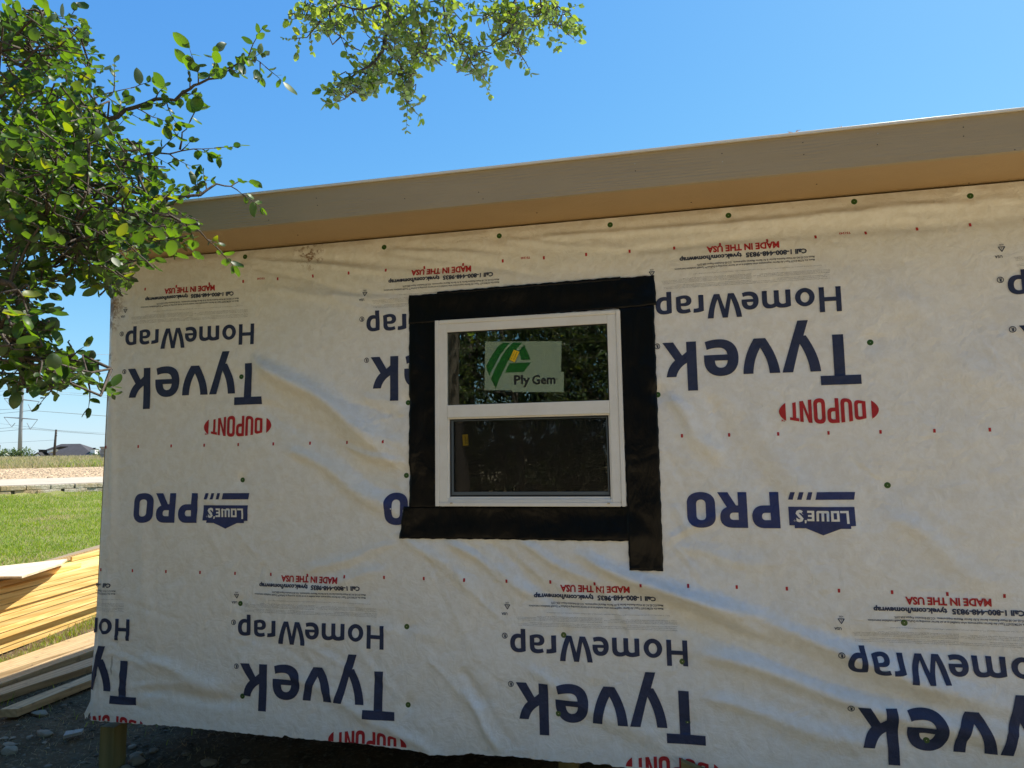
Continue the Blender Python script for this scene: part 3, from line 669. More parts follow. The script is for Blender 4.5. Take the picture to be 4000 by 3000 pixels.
MB().box((-2.285, -.302, 2.716), (-2.265, 3.92, 2.872)).build('rake_board', M['fascia'], shed)
MB().box((4.28, -.302, 2.716), (4.30, 3.92, 2.872)).build('rake_board', M['fascia'], shed)
rf = MB(); rf.hexa([(-2.30, -.335, 2.873), (4.32, -.335, 2.873), (4.32, 3.95, 2.95), (-2.30, 3.95, 2.95), (-2.30, -.335, 2.880), (4.32, -.335, 2.880), (4.32, 3.95, 2.99), (-2.30, 3.95, 2.99)])
rf.build('roof', M['rim'], shed)
MB().tube([(-2.30, -.334, 2.8805), (4.32, -.334, 2.8805)], [.0022, .0022], 12).build('drip_edge', M['rim'], shed, True)
for (x, y) in ((3763, 497), (3764, 532), (3429, 522), (3427, 565), (3136, 557), (3140, 604), (3244, 663), (3964, 585), (1236, 774), (1240, 803), (1581, 776), (1870, 751), (1887, 777), (2054, 784), (1519, 837), (1050, 860), (2480, 640), (2482, 668), (2820, 600), (2822, 632)):
    q = unp(x, y, 1, -.325); r_ = .0022
    if 2.72 < q[2] < 2.868: MB().tube([(q[0], -.3262, q[2]), (q[0], -.3245, q[2])], [r_, r_], 8).build('nail_head', M['nail_dark'] if random.random() < .6 else M['nail'], shed)
for (x, y) in ((3190, 719), (1163, 918), (1640, 918), (2097, 831), (2112, 875), (2700, 790), (3785, 715)):
    q = unp(x, y, 2, 2.722)
    if -.3 < q[1] < -.005: MB().tube([(q[0], q[1], 2.7235), (q[0], q[1], 2.7205)], [.003, .003], 8).build('nail_head', M['nail_dark'], shed)
# cap nails
for cx_, cz_ in CAPS:
    d = float(disp(cx_, cz_)); c_ = MB(); c_.tube([(cx_, -d-.0005, cz_), (cx_, -d-.0028, cz_), (cx_, -d-.0034, cz_)], [.0128, .0125, .0105], 24)
    co = c_.build('cap_nail', M['cap'], shed, bevel=0)
    MB().tube([(cx_, -d-.003, cz_), (cx_, -d-.0044, cz_)], [.0019, .0014], 10).build('nail_head', M['nail'], co)
# posts
for (x, y) in ((-2.165, .04), (.28, .09), (2.2, .09), (-2.165, 2.4), (2.2, 2.4)):
    MB().box((x, y, -.35), (x+.089, y+.089, .199)).build('post', M['green_wood'], shed, bevel=.003)
# the flashing tape, in strips that follow the sheet
def strip(name, poly, off, step=.011):
    """convex-ish quad poly a,b,c,d -> fine grid"""
    a, b_, c_, d_ = [np.array(p) for p in poly]; nu_ = max(2, int(np.linalg.norm(b_-a)/step)); nw = max(2, int(np.linalg.norm(d_-a)/step))
    V = []; 
    for i_ in range(nu_+1):
        for j_ in range(nw+1):
            s, t = i_/nu_, j_/nw; p = (a*(1-s)+b_*s)*(1-t)+(d_*(1-s)+c_*s)*t
            ed = min(s, 1-s)*nu_ < .5 or min(t, 1-t)*nw < .5
            jj = .0012*math.sin(p[0]*71+p[1]*57)+.0008*math.sin(p[0]*170-p[1]*133)
            V.append((p[0]+(jj if ed else 0), -float(disp(p[0], p[1]))-off-.0010*math.sin(p[0]*23+p[1]*9)*math.sin(p[1]*31)-.0007*math.sin(p[0]*95+2*math.sin(p[1]*14))*math.sin(p[1]*17+p[0]*6), p[1]+(jj if ed else 0)))
    F_ = [(i_*(nw+1)+j_, (i_+1)*(nw+1)+j_, (i_+1)*(nw+1)+j_+1, i_*(nw+1)+j_+1) for i_ in range(nu_) for j_ in range(nw)]
    me = bpy.data.meshes.new(name); me.from_pydata(V, [], F_)
    o = link(name, me, M['tape'], shed, True); md = o.modifiers.new('thick', 'SOLIDIFY'); md.thickness = .0005; md.offset = 1 if False else -1
    return o
strip('flashing_tape', [(-.455, 1.207), (.70, 1.209), (.70, 1.362), (-.434, 1.360)], .0048)
strip('flashing_tape', [(-.405, 1.352), (-.255, 1.352), (-.255, 2.30), (-.407, 2.30)], .0055)
strip('flashing_tape', [(.637, 1.082), (.785, 1.080), (.787, 2.275), (.628, 2.275)], .0062)
strip('flashing_tape', [(-.409, 2.255), (.799, 2.275), (.793, 2.416), (-.409, 2.399)], .0069)
strip('flashing_tape', [(-.26, 2.395), (.637, 2.405), (.637, 2.420), (-.26, 2.408)], .0076)

# ------------------------------------------------------------------ window
WX0, WX1, WZ0, WZ1 = -.268, .632, 1.3615, 2.262; YF = -.034     # face of the frame
def frame(name, x0, x1, z0, z1, tl, tb, tr, tt, y0, y1, mt, parent, bevel=.0015):
    m_ = MB(); m_.box((x0, y0, z0), (x0+tl, y1, z1)); o = m_.build(name, mt, parent, bevel=bevel)
    me = o.data
    bm = bmesh.new(); bm.from_mesh(me)
    m2 = MB(); m2.box((x1-tr, y0, z0), (x1, y1, z1)); m2.box((x0+tl+.0004, y0+.0003, z1-tt), (x1-tr-.0004, y1, z1)); m2.box((x0+tl+.0004, y0+.0003, z0), (x1-tr-.0004, y1, z0+tb))
    t_ = bpy.data.meshes.new('t'); t_.from_pydata(m2.v, [], m2.f); b2 = bmesh.new(); b2.from_mesh(t_); bmesh.ops.recalc_face_normals(b2, faces=b2.faces[:]); bmesh.ops.bevel(b2, geom=b2.edges[:], offset=bevel, segments=2, affect='EDGES'); b2.to_mesh(t_); b2.free()
    bm.from_mesh(t_); bpy.data.meshes.remove(t_); bm.to_mesh(me); bm.free(); return o
win = frame('window', WX0, WX1, WZ0, WZ1, .020, .020, .020, .020, YF, .03, M['vinyl'], shed, .003); win['label'] = 'white vinyl single-hung window framed in black tape'
frame('inner_frame', WX0+.0205, WX1-.0205, WZ0+.0205, WZ1-.0205, .040, .007, .040, .040, YF+.004, .03, M['vinyl'], win)
MB().box((-.2065, YF+.0025, 1.783), (.571, .03, 1.843)).build('meeting_rail', M['vinyl'], win, bevel=.002)
MB().box((-.2065, YF+.010, 1.776), (.571, .028, 1.7825)).build('rail_lip', M['vinyl'], win, bevel=.001)
# upper pane with its black gasket line
MB().box((-.2072, YF+.016, 1.8432), (.5716, YF+.020, 2.2012)).build('upper_pane', M['glass'], win)
g_ = MB(); g_.box((-.2075, YF+.012, 2.197), (.572, YF+.0155, 2.2015)); g_.box((.5675, YF+.012, 1.8437), (.572, YF+.0155, 2.1965)); g_.build('gasket', M['dark_gap'], win)
# lower recess: sill tracks, screen, sash
MB().box((-.2065, YF+.006, 1.3892), (.5715, .03, 1.3945)).build('sill_track', M['vinyl'], win, bevel=.0008)
MB().box((-.198, YF+.013, 1.3948), (.563, .03, 1.4055)).build('sill_track', M['vinyl'], win, bevel=.0008)
for x0_, x1_ in ((-.2075, -.199), (.5725, .5645)): MB().box((min(x0_, x1_), YF+.012, 1.3948), (max(x0_, x1_), .03, 1.7755)).build('jamb_track', M['vinyl'], win)
g_ = MB(); g_.box((-.1985, YF+.020, 1.406), (.564, YF+.024, 1.4125)); g_.box((-.1985, YF+.020, 1.413), (-.193, YF+.024, 1.775)); g_.box((.5585, YF+.020, 1.413), (.564, YF+.024, 1.775)); g_.box((-.1925, YF+.020, 1.7705), (.558, YF+.024, 1.775)); g_.build('gasket', M['dark_gap'], win)
sf = frame('screen_frame', -.1925, .558, 1.413, 1.770, .010, .015, .005, .004, YF+.022, YF+.030, M['screen_frame'], win, .0008)
MB().box((-.182, YF+.0262, 1.4285), (.5525, YF+.0266, 1.7655)).build('insect_screen', M['mesh'], win)
MB().box((-.20, YF+.040, 1.40), (.566, YF+.044, 1.78)).build('lower_pane', M['glass_low'], win)
for x_ in (-.196, .545):
    wc = MB().box((x_, YF-.0035, 1.3725), (x_+.020, YF-.0003, 1.3815)).build('weep_cover', M['vinyl'], win, bevel=.0008)
    MB().box((x_+.004, YF-.0042, 1.3750), (x_+.016, YF-.0037, 1.3790)).build('weep_slot', M['pine_old'], win)
def flat(name, pts, y, mt, parent, th=.0004):
    return MB().prism([(x, y, z) for x, z in pts], (0, 1, 0), th).build(name, mt, parent)
yg = YF+.0154
def onglass(q, y=yg): p = unp(1850+q[0]/5.53, 1300+q[1]/5.53, 1, y); return (p[0], p[2])
flat('protective_film', [onglass(q) for q in ((250, 190), (1900, 180), (1888, 845), (1950, 845), (1945, 1280), (830, 1280), (830, 1240), (235, 1240))], yg, M['film'], win)
yl = yg-.0008
lg = MB()
for pl in (((625, 215), (790, 212), (700, 310), (560, 500), (440, 730), (340, 925), (290, 800), (270, 715), (400, 480), (520, 300), (555, 270)),
           ((850, 210), (1050, 212), (940, 340), (830, 470), (740, 620), (620, 860), (560, 990), (480, 1205), (370, 990), (470, 770), (590, 540), (700, 370)),
           ((1095, 260), (1235, 580), (1030, 590), (985, 430), (960, 410)), ((780, 655), (1235, 640), (1180, 720), (1080, 845), (680, 862), (740, 730))):
    lg.prism([(x, yl, z) for x, z in (onglass(q, yl) for q in pl)], (0, 1, 0), .0003)
lg.build('film_logo', M['film_green'], win)
def flat_text(name, body, x, z, width, cap, y, ang, mt, bold, parent):
    q = Ink().text(body, 0, 0, width*1000, cap*1000, bold).cut(0); bm = q.bm
    c_, s_ = math.cos(ang), math.sin(ang)
    for v in bm.verts: v.co = Vector((x+v.co.x*c_-v.co.y*s_, y, z+v.co.x*s_+v.co.y*c_))
    bm.normal_update(); fl_ = [f for f in bm.faces if f.normal.y > 0]
    if fl_: bmesh.ops.reverse_faces(bm, faces=fl_)
    me = bpy.data.meshes.new(name); bm.to_mesh(me); bm.free(); return link(name, me, mt, parent)
x_, z_ = onglass((875, 1113), yl)
flat_text('film_lettering', 'Ply', x_, z_, 0.078, .040, yl, 0, M['black'], .028, win)
x_, z_ = onglass((1262, 1113), yl); flat_text('film_lettering', 'Gem', x_, z_, .112, .040, yl, 0, M['black'], .028, win)
q = Ink().glyph([ell(0, 0, 5, 5, 20), ell(0, 0, 3.8, 3.8, 20)]).cut(0)
x_, z_ = onglass((1800, 1000), yl)
me = bpy.data.meshes.new('r')
for v in q.bm.verts: v.co = Vector((x_-v.co.x, yl, z_-v.co.y))
q.bm.to_mesh(me); link('film_lettering', me, M['black'], win)
def sticker(pts, y):
    a, b_, c_, d_ = pts
    bb = flat('sticker', [(p[0]*1.0, p[1]) for p in pts], y, M['yellow'], win)
    cx0 = sum(p[0] for p in pts)/4; cz0 = sum(p[1] for p in pts)/4
    bd = [(cx0+(p[0]-cx0)*1.10, cz0+(p[1]-cz0)*1.06) for p in pts]
    flat('sticker_border', bd, y+.0006, M['black'], win)
    ang = math.atan2(a[1]-b_[1], a[0]-b_[0]) + math.pi      # text runs from a to b
    L_ = math.dist(a, b_); ux = ((b_[0]-a[0])/L_, (b_[1]-a[1])/L_); vx = ((d_[0]-a[0]), (d_[1]-a[1]))
    for body, f, cap in (('Low-E SC', .30, .0065), ('w / Argon Gas', .66, .0045)):
        p = (a[0]+ux[0]*L_*.12+vx[0]*(f+.12), a[1]+ux[1]*L_*.12+vx[1]*(f+.12))
        flat_text('sticker_lettering', body, p[0], p[1], L_*.76, cap, y-.0006, math.atan2(ux[1], ux[0]), M['black'], .02, win)
sticker([onglass(q, yl-.001) for q in ((990, 410), (885, 635), (775, 578), (868, 365))], yl-.0012)
yl2 = YF+.0392
P_ = lambda x, y: (lambda p: (p[0], p[2]))(unp(1660+x/2.572, 1420+y/2.572, 1, yl2))
sticker([P_(376, 714), P_(382, 826), P_(437, 822), P_(431, 712)][::1], yl2)

# ------------------------------------------------------------------ plants
def leaf_template(serr=True):
    ts = [0, .12, .3, .5, .7, .86, 1.0]; ws = [0, .22, .335, .35, .29, .17, 0]
    v = []; idx = []
    for t, w_ in zip(ts, ws): v.append((0, t, -.10*math.sin(t*3.0)))
    for sg in (-1, 1):
        for t, w_ in list(zip(ts, ws))[1:-1]: v.append((sg*w_, t+(.02 if serr else 0), .07-.10*math.sin(t*3.0)*.6))
    f = []
    for s_, b0 in ((0, 7), (1, 12)):
        e = [0]+[b0+k for k in range(5)]+[6]
        for k in range(6):
            tri_ = [k, k+1, e[k+1], e[k]] if s_ == 0 else [k, e[k], e[k+1], k+1]
            q_ = []
            for z_ in tri_:
                if z_ not in q_: q_.append(z_)
            if len(q_) == 3: q_.append(q_[-1])
            f.append(q_)
    return np.array(v), f
LT, LF = leaf_template()
LF3 = []
for q_ in LF:
    if q_[2] == q_[3]: LF3.append(q_[:3])
    else: LF3 += [[q_[0], q_[1], q_[2]], [q_[0], q_[2], q_[3]]]
LF3 = np.array(LF3)
LS = np.array([(0, 0, 0), (-.3, .45, .05), (0, 1, -.05), (.3, .45, .05)]); LSF = np.array([(0, 2, 1), (0, 3, 2)])
def leaves_mesh(P, D, UPV, S, simple=False):
    """P base points, D leaf axis, UPV approx normal, S length"""
    P = np.asarray(P); D = np.asarray(D); UPV = np.asarray(UPV); S = np.asarray(S)
    D = D/np.linalg.norm(D, axis=1)[:, None]; X_ = np.cross(D, UPV); X_ /= (np.linalg.norm(X_, axis=1)[:, None]+1e-9); Nn = np.cross(X_, D)
    T, Fc = (LS, LSF) if simple else (LT, LF3)
    wv = rng.uniform(.75, 1.15, len(P))[:, None, None]
    cv = rng.uniform(-.35, .25, len(P))[:, None, None]; fo = rng.uniform(.4, 2.6, len(P))[:, None, None]
    V = P[:, None, :] + S[:, None, None]*(T[None, :, 0, None]*X_[:, None, :]*wv + T[None, :, 1, None]*D[:, None, :] + (T[None, :, 2, None]*fo+cv*T[None, :, 1, None]**2)*Nn[:, None, :])
    F_ = (Fc[None] + (np.arange(len(P))*len(T))[:, None, None]).reshape(-1, 3)
    return from_np(V.reshape(-1, 3), F_)
class Plant:
    def __init__(s, leaf, simple=False, side=6): s.b = MB(); s.P = []; s.D = []; s.U = []; s.S = []; s.leaf = leaf; s.simple = simple; s.limb_pts = []; s.side = side
    def limb(s, pts, r0, r1, sub=True):
        P = [np.array(p, float) for p in pts]; Q = []
        for i_ in range(len(P)-1):
            k = max(2, int(np.linalg.norm(P[i_+1]-P[i_])/.12))
            for j in range(k): Q.append(P[i_]*(1-j/k)+P[i_+1]*(j/k) + (rng.normal(0, .003, 3) if (i_ or j) else 0))
        Q.append(P[-1]); n_ = len(Q); rad = [r0+(r1-r0)*(i_/(n_-1))**.7 for i_ in range(n_)]
        s.b.tube(Q, rad, s.side); s.limb_pts += [q for q in Q]; return Q
    def leafat(s, p, d, size):
        s.P.append(p); s.D.append(d+rng.normal(0, .25, 3)); u_ = np.array([rng.normal(0, .45), rng.normal(0, .45), 1.0]); s.U.append(u_); s.S.append(s.leaf*size*rng.choice([.55, .8, 1.0, 1.3])*rng.uniform(.75, 1.15))
    def twig(s, p, d, L, r=.003, gap=.028, branch=True, droop=.15, size=1.0):
        d = np.array(d, float); d /= np.linalg.norm(d)+1e-9; pts = [np.array(p, float)]; k = max(3, int(L/gap)); st = L/k
        sd = np.cross(d, rng.normal(0, 1, 3)); sd /= np.linalg.norm(sd)+1e-9
        for i_ in range(k):
            d = d + rng.normal(0, .10, 3) + np.array([0, 0, -droop*.1]); d /= np.linalg.norm(d); q = pts[-1]+d*st; pts.append(q)
            sgn = 1 if i_ % 2 else -1
            if i_ > 0 or L < .2: s.leafat(q, d*.55+sd*sgn*.9, size)
            if branch and L > .16 and rng.random() < .28: s.twig(q, d*.6+sd*sgn*.9+rng.normal(0, .2, 3), L*rng.uniform(.3, .55), r*.6, gap, False, droop, size)
        s.leafat(pts[-1], d, size)
        s.b.tube(pts, [r*(1-.75*i_/(len(pts)-1)) for i_ in range(len(pts))], 4, False)
    def along(s, Q, every, L, skip=0.0, size=1.0, spread=.9, gap=.028):
        n_ = len(Q)
        for i_ in range(int(n_*skip), n_-1):
            dd = Q[i_+1]-Q[i_]; ln = np.linalg.norm(dd)
            if rng.random() < ln/every:
                d = dd/(ln+1e-9); o = np.cross(d, rng.normal(0, 1, 3)); o /= np.linalg.norm(o)+1e-9
                s.twig(Q[i_], d*.7+o*spread+np.array([0, 0, .1]), L*rng.uniform(.5, 1.2), gap=gap, size=size)
    def fill(s, poly, n_, zr, L, size=1.0, dirb=None, gap=.028, conn=.6):
        xs, ys = zip(*poly); c = 0; tries = 0
        LP = np.array(s.limb_pts) if s.limb_pts else None
        while c < n_ and tries < n_*40:
            tries += 1; x, y = rng.uniform(min(xs), max(xs)), rng.uniform(min(ys), max(ys))
            ins = False; j = len(poly)-1
            for i_ in range(len(poly)):
                if (ys[i_] > y) != (ys[j] > y) and x < (xs[j]-xs[i_])*(y-ys[i_])/(ys[j]-ys[i_])+xs[i_]: ins = not ins
                j = i_
            if not ins: continue
            p = atZ(x, y, rng.uniform(*zr)); c += 1
            d = rng.normal(0, 1, 3)*np.array([1, 1, .5]) + (np.array(dirb) if dirb is not None else 0); d /= np.linalg.norm(d)
            l = L*rng.uniform(.6, 1.2); st = p-d*l*.5; s.twig(st, d, l, size=size, gap=gap)
            if LP is not None and rng.random() < conn:
                k = np.argmin(np.linalg.norm(LP-st, axis=1)); q = LP[k]
                if .03 < np.linalg.norm(q-st) < .22: mid = (q+st)/2+rng.normal(0, .03, 3); s.b.tube([q, mid, st], [.005, .004, .003], 4, False)
    def finish(s, root, lm, bm_='bark'):
        s.b.build('trunk', M[bm_], root, True, recalc=False)
        me = leaves_mesh(s.P, s.D, s.U, s.S, s.simple); link('crown', me, M[lm], root, False); return len(s.P)
def Zp(zoomed, ox, oy, sc, depths):
    n_ = len(zoomed); return [atZ(ox+x/sc, oy+y/sc, depths[0]+(depths[1]-depths[0])*i_/(n_-1)) for i_, (x, y) in enumerate(zoomed)]

# --- left tree, its trunk stands out of frame to the left
t1 = empty('elm_tree', (-4.3, -1.9, float(H(-4.3, -1.9)))); tag(t1, 'leafy green elm filling the upper left, its boughs hanging in front of the roof corner', 'tree')
A = Plant(.041)
A.limb([(-4.3, -1.9, -.1), (-4.25, -1.9, .9), (-4.15, -1.75, 1.8), (-4.05, -1.8, 2.6), (-3.9, -1.9, 3.6), (-3.7, -2.0, 4.8)], .16, .05)
hub = np.array([-4.08, -1.78, 2.3])
LIMBS = [([(0, 330), (100, 255), (190, 165), (250, 110), (285, 70)], (2.3, 2.5), .010),
 ([(0, 860), (200, 870), (280, 805), (380, 815), (520, 840), (640, 800), (760, 750), (870, 700), (1000, 645), (1130, 640), (1230, 570), (1290, 535), (1400, 500), (1480, 450), (1560, 400), (1650, 390), (1720, 432)], (2.7, 2.75), .022),
 ([(420, 830), (500, 820), (560, 720), (610, 640), (740, 595), (850, 570)], (2.75, 3.0), .010),
 ([(0, 620), (120, 500), (320, 300), (400, 180), (500, 170)], (2.5, 2.9), .012),
 ([(300, 1100), (600, 1100), (830, 1060), (950, 990), (1100, 1000), (1250, 965), (1390, 960)], (2.6, 2.9), .012),
 ([(1165, 970), (1185, 860), (1230, 790)], (2.85, 2.85), .006),
 ([(0, 1100), (500, 1180), (800, 1230), (1100, 1280), (1300, 1260), (1400, 1200), (1500, 1210), (1570, 1260)], (2.5, 2.9), .018),
 ([(0, 1250), (400, 1250), (700, 1350), (900, 1400), (1100, 1400), (1290, 1500), (1400, 1600)], (2.2, 2.5), .016),
 ([(0, 1000), (60, 1300), (300, 1400), (480, 1450), (500, 1600)], (2.1, 2.2), .012)]
for pts, dep, r_ in LIMBS:
    Q = Zp(pts, 0, 0, 1.659, dep)
    if pts[0][0] == 0: A.limb([hub+np.array([0, 0, (800-pts[0][1])*.0008]), (hub+Q[0])/2+np.array([0, 0, .08]), Q[0]], r_*1.7, r_)
    QQ = A.limb(Q, r_*.8, .0015); A.along(QQ, .034 if r_ > .02 else .05, .12, .12 if r_ > .02 else 0, gap=.022, size=1.25 if r_ > .02 else 1.05)
    A.twig(QQ[-1], QQ[-1]-QQ[-3], .10, size=1.3, gap=.02)
LIMB2 = [([(0, 550), (60, 560), (120, 640), (150, 900), (250, 1000), (330, 1070), (400, 1180), (470, 1330)], (2.0, 2.1), .012), ([(380, 1140), (500, 1110), (700, 1150), (800, 1180)], (2.1, 2.05), .006),
 ([(400, 1180), (600, 1250), (690, 1290), (740, 1360)], (2.1, 2.1), .006), ([(500, 1100), (520, 1020), (500, 975)], (2.1, 2.1), .004), ([(600, 130), (880, 230), (1040, 290)], (2.3, 2.45), .008), ([(400, 130), (560, 300), (700, 400), (900, 470)], (2.3, 2.3), .009), ([(0, 900), (100, 1000), (150, 1150), (160, 1230)], (1.9, 2.0), .009)]
for pts, dep, r_ in LIMB2:
    Q = Zp(pts, 0, 800, 1.843, dep)
    if pts[0][0] == 0: A.limb([hub+np.array([0, 0, -.5]), Q[0]+np.array([-.5, 0, .15]), Q[0]], r_*1.7, r_)
    QQ = A.limb(Q, r_, .002); A.along(QQ, .05, .085, gap=.022)
LS_ = lambda pts, s_, ox=0, oy=0: [(ox+x/s_, oy+y/s_) for x, y in pts]
A.fill(LS_([(0, 330), (120, 240), (330, 270), (420, 200), (520, 260), (600, 420), (600, 620), (560, 800), (0, 860)], 1.659), 150, (2.2, 3.4), .13, gap=.023)
A.fill(LS_([(0, 800), (560, 780), (860, 860), (940, 1000), (1000, 1180), (1250, 1270), (1290, 1480), (1220, 1580), (700, 1680), (300, 1400), (0, 1500)], 1.659), 310, (2.1, 3.5), .13, gap=.023)
A.fill(LS_([(0, 850), (380, 860), (520, 1330), (560, 1400), (0, 1450)], 1.659), 110, (1.9, 2.6), .11, gap=.023)
A.fill(LS_([(0, 160), (600, 130), (1020, 230), (1050, 400), (900, 520), (850, 640), (700, 590), (600, 590), (480, 560), (330, 680), (260, 640), (220, 720), (0, 760)], 1.843, 0, 800), 170, (2.0, 2.9), .10, gap=.023)
A.fill(LS_([(0, 650), (220, 700), (330, 880), (360, 1050), (520, 1150), (640, 1250), (420, 1330), (250, 1280), (0, 1280)], 1.843, 0, 800), 95, (1.8, 2.3), .09, gap=.022)
A.fill(LS_([(20, 60), (300, 60), (320, 200), (0, 330), (0, 120)], 1.659), 26, (2.2, 2.6), .10, gap=.023)
A.fill([(-1400, -900), (-60, -900), (-30, 1400), (-900, 1500)], 150, (2.0, 4.0), .3, gap=.05, size=1.3)
# rest of the crown out of frame
for _ in range(170):
    p = np.array([-4.1, -1.9, 3.6])+rng.normal(0, 1, 3)*np.array([1.0, 1.1, .8]); v_ = p-CAM; zc = v_@FF
    if zc > .2 and abs(v_@RR)/zc < .82 and abs(v_@UU)/zc < .6: continue
    A.twig(p, rng.normal(0, 1, 3), .4, gap=.06, size=1.7)
nA = A.finish(t1, 'leaf')

# --- tree behind the camera whose bough hangs over the roof; its trunk shows in the window's reflection
tx, ty = -2.4, -7.2
t2 = empty('oak_tree', (tx, ty, float(H(tx, ty)))); tag(t2, 'tall small-leaved oak, yellow-green bough tips hanging into the sky above the roof', 'tree')
B = Plant(.046)
B.limb([(tx, ty, -.1), (tx+.05, ty+.05, 1.2), (tx-.05, ty+.2, 2.4), (tx+.1, ty+.6, 3.8), (tx+.5, ty+1.6, 5.4), (tx+1.1, ty+3.4, 6.9), (-.6, -1.8, 7.4), (-.05, -.2, 7.1)], .20, .035)
base = np.array([-.05, -.2, 7.1])
M2 = [([(770, 0), (765, 130), (745, 260), (720, 340), (640, 430), (520, 500), (430, 565), (390, 620)], (4.6, 4.3), .022, 1),
 ([(925, 0), (940, 80), (970, 180), (1005, 280), (1010, 350)], (4.5, 4.4), .010, 1), ([(925, 60), (840, 140), (790, 210)], (4.5, 4.5), .007, 0),
 ([(1110, 0), (1125, 160), (1165, 260), (1250, 320), (1310, 420), (1380, 500)], (4.7, 4.5), .010, 1),
 ([(1580, 0), (1540, 70), (1540, 190), (1580, 290), (1620, 360), (1655, 420)], (4.8, 4.7), .010, 1),
 ([(1740, 0), (1750, 60), (1800, 120), (1880, 190), (1930, 230)], (4.8, 4.8), .008, 1), ([(1560, 60), (1480, 90), (1400, 100), (1340, 100)], (4.8, 4.8), .007, 0),
 ([(765, 20), (600, 60), (450, 30), (380, 80), (290, 190), (240, 240), (160, 250)], (4.6, 4.4), .009, 0), ([(390, 70), (240, 110), (170, 120)], (4.5, 4.4), .005, 0),
 ([(800, 350), (850, 440), (860, 540), (890, 650), (945, 725)], (4.4, 4.3), .008, 0), ([(1540, 200), (1450, 270), (1400, 300), (1330, 350)], (4.7, 4.6), .006, 0),
 ([(1850, 40), (1920, 90), (1970, 140)], (4.8, 4.8), .004, 0), ([(460, 150), (460, 240), (490, 310)], (4.5, 4.5), .004, 0), ([(620, 470), (600, 560), (500, 620), (470, 640)], (4.35, 4.3), .005, 0)]
for pts, dep, r_, up_ in M2:
    Q = Zp(pts, 1050, 0, 1.6385, dep)
    if up_: B.limb([base, (base+Q[0])/2+np.array([0, 0, .25]), Q[0]], r_*1.8, r_)
    QQ = B.limb(Q, r_, .0025); B.along(QQ, .06, .15, .0, gap=.021)
    B.twig(QQ[-1], QQ[-1]-QQ[-3], .07, gap=.018)
c2 = lambda pts: LS_(pts, 1.6385, 1050, 0)
B.fill(c2([(150, 100), (280, 0), (660, 0), (650, 170), (620, 230), (500, 170), (430, 200), (330, 230), (250, 200), (260, 130)]), 60, (4.3, 4.9), .10, gap=.021)
B.fill(c2([(640, 0), (1260, 0), (1270, 130), (1130, 150), (1110, 380), (1030, 420), (950, 430), (900, 480), (820, 560), (760, 560), (700, 610), (600, 560), (660, 330), (620, 290), (690, 150)]), 150, (4.2, 4.9), .12, gap=.021)
B.fill(c2([(1160, 180), (1300, 220), (1400, 250), (1420, 380), (1330, 470), (1230, 480), (1180, 330)]), 34, (4.4, 4.8), .10, gap=.021)
B.fill(c2([(1340, 100), (1480, 60), (1560, 0), (1730, 0), (1740, 160), (1680, 300), (1600, 360), (1480, 360), (1420, 270)]), 72, (4.5, 5.0), .10, gap=.021)
B.fill(c2([(1700, 0), (1900, 20), (1990, 140), (1930, 230), (1780, 130)]), 20, (4.6, 5.0), .10, gap=.021)
B.fill(c2([(360, 560), (480, 470), (620, 460), (720, 560), (650, 620), (500, 600), (400, 640)]), 26, (4.2, 4.4), .10, gap=.021)
B.fill(c2([(810, 440), (920, 480), (900, 640), (860, 660)]), 22, (4.2, 4.4), .08, gap=.021)
B.fill(c2([(300, -700), (2300, -700), (2100, -40), (350, -40)]), 70, (4.4, 5.6), .25, gap=.04, size=1.3)
for _ in range(150):
    p = np.array([tx+.3, ty+.9, 5.6])+rng.normal(0, 1, 3)*np.array([1.3, 1.2, .9]); B.twig(p, rng.normal(0, 1, 3), .45, gap=.05, size=2.0)
nB = B.finish(t2, 'leaf2')

# --- thicket behind the camera, seen only as reflection in the panes
def wild_tree(name, label, x, y, h, cr, lm, nt_, leafs, seed, low=.5, dead=0, grp='trees of the thicket reflected in the window'):
    g0 = float(H(x, y)); root = empty(name, (x, y, g0)); tag(root, label, 'tree', grp)
    T = Plant(leafs, True, 6); r0 = h*.022
    top = np.array([x+rng.normal(0, .3), y+rng.normal(0, .3), g0+h*.9])
    T.limb([(x, y, g0-.1), (x+rng.normal(0, .1), y, g0+h*.3), (x+rng.normal(0, .2), y+rng.normal(0, .2), g0+h*.6), top], r0, r0*.25)
    for k in range(9):
        z0 = g0+h*rng.uniform(low*.5, .85); a = rng.uniform(0, 6.28); e = np.array([x+cr*.9*math.cos(a), y+cr*.9*math.sin(a), z0+h*.12]); T.limb([(x, y, z0), ((x+e[0])/2, (y+e[1])/2, z0+.15), e], r0*.35, .01)
    for _ in range(nt_):
        a = rng.uniform(0, 6.28); rr = cr*rng.uniform(.2, 1)**.6; zz = g0+h*(low*.3+(1-low*.3)*rng.random()); k = 1-.5*abs((zz-g0)/h-.5)
        p = np.array([x+rr*k*math.cos(a), y+rr*k*math.sin(a), zz]); d = rng.normal(0, 1, 3)+np.array([math.cos(a), math.sin(a), .2]); T.twig(p, d, .5, .006, .055, True, .1, 1.0)
    for _ in range(dead):
        a = rng.uniform(0, 6.28); z0 = g0+h*rng.uniform(.05, .45); p = np.array([x, y, z0]); pts = [p]
        d = np.array([math.cos(a), math.sin(a), rng.uniform(-.2, .5)])
        for _k in range(7): d = d+rng.normal(0, .25, 3); d /= np.linalg.norm(d); pts.append(pts[-1]+d*.28)
        T.b.tube(pts, [.02-.0024*i_ for i_ in range(8)], 4, False)
    T.finish(root, lm); return root
wild_tree('thicket_tree', 'dense dark tree seen only as the left part of the reflection in the upper pane', -4.6, -9.6, 5.6, 1.9, 'leaf3', 750, .085, 1, .1, 25)
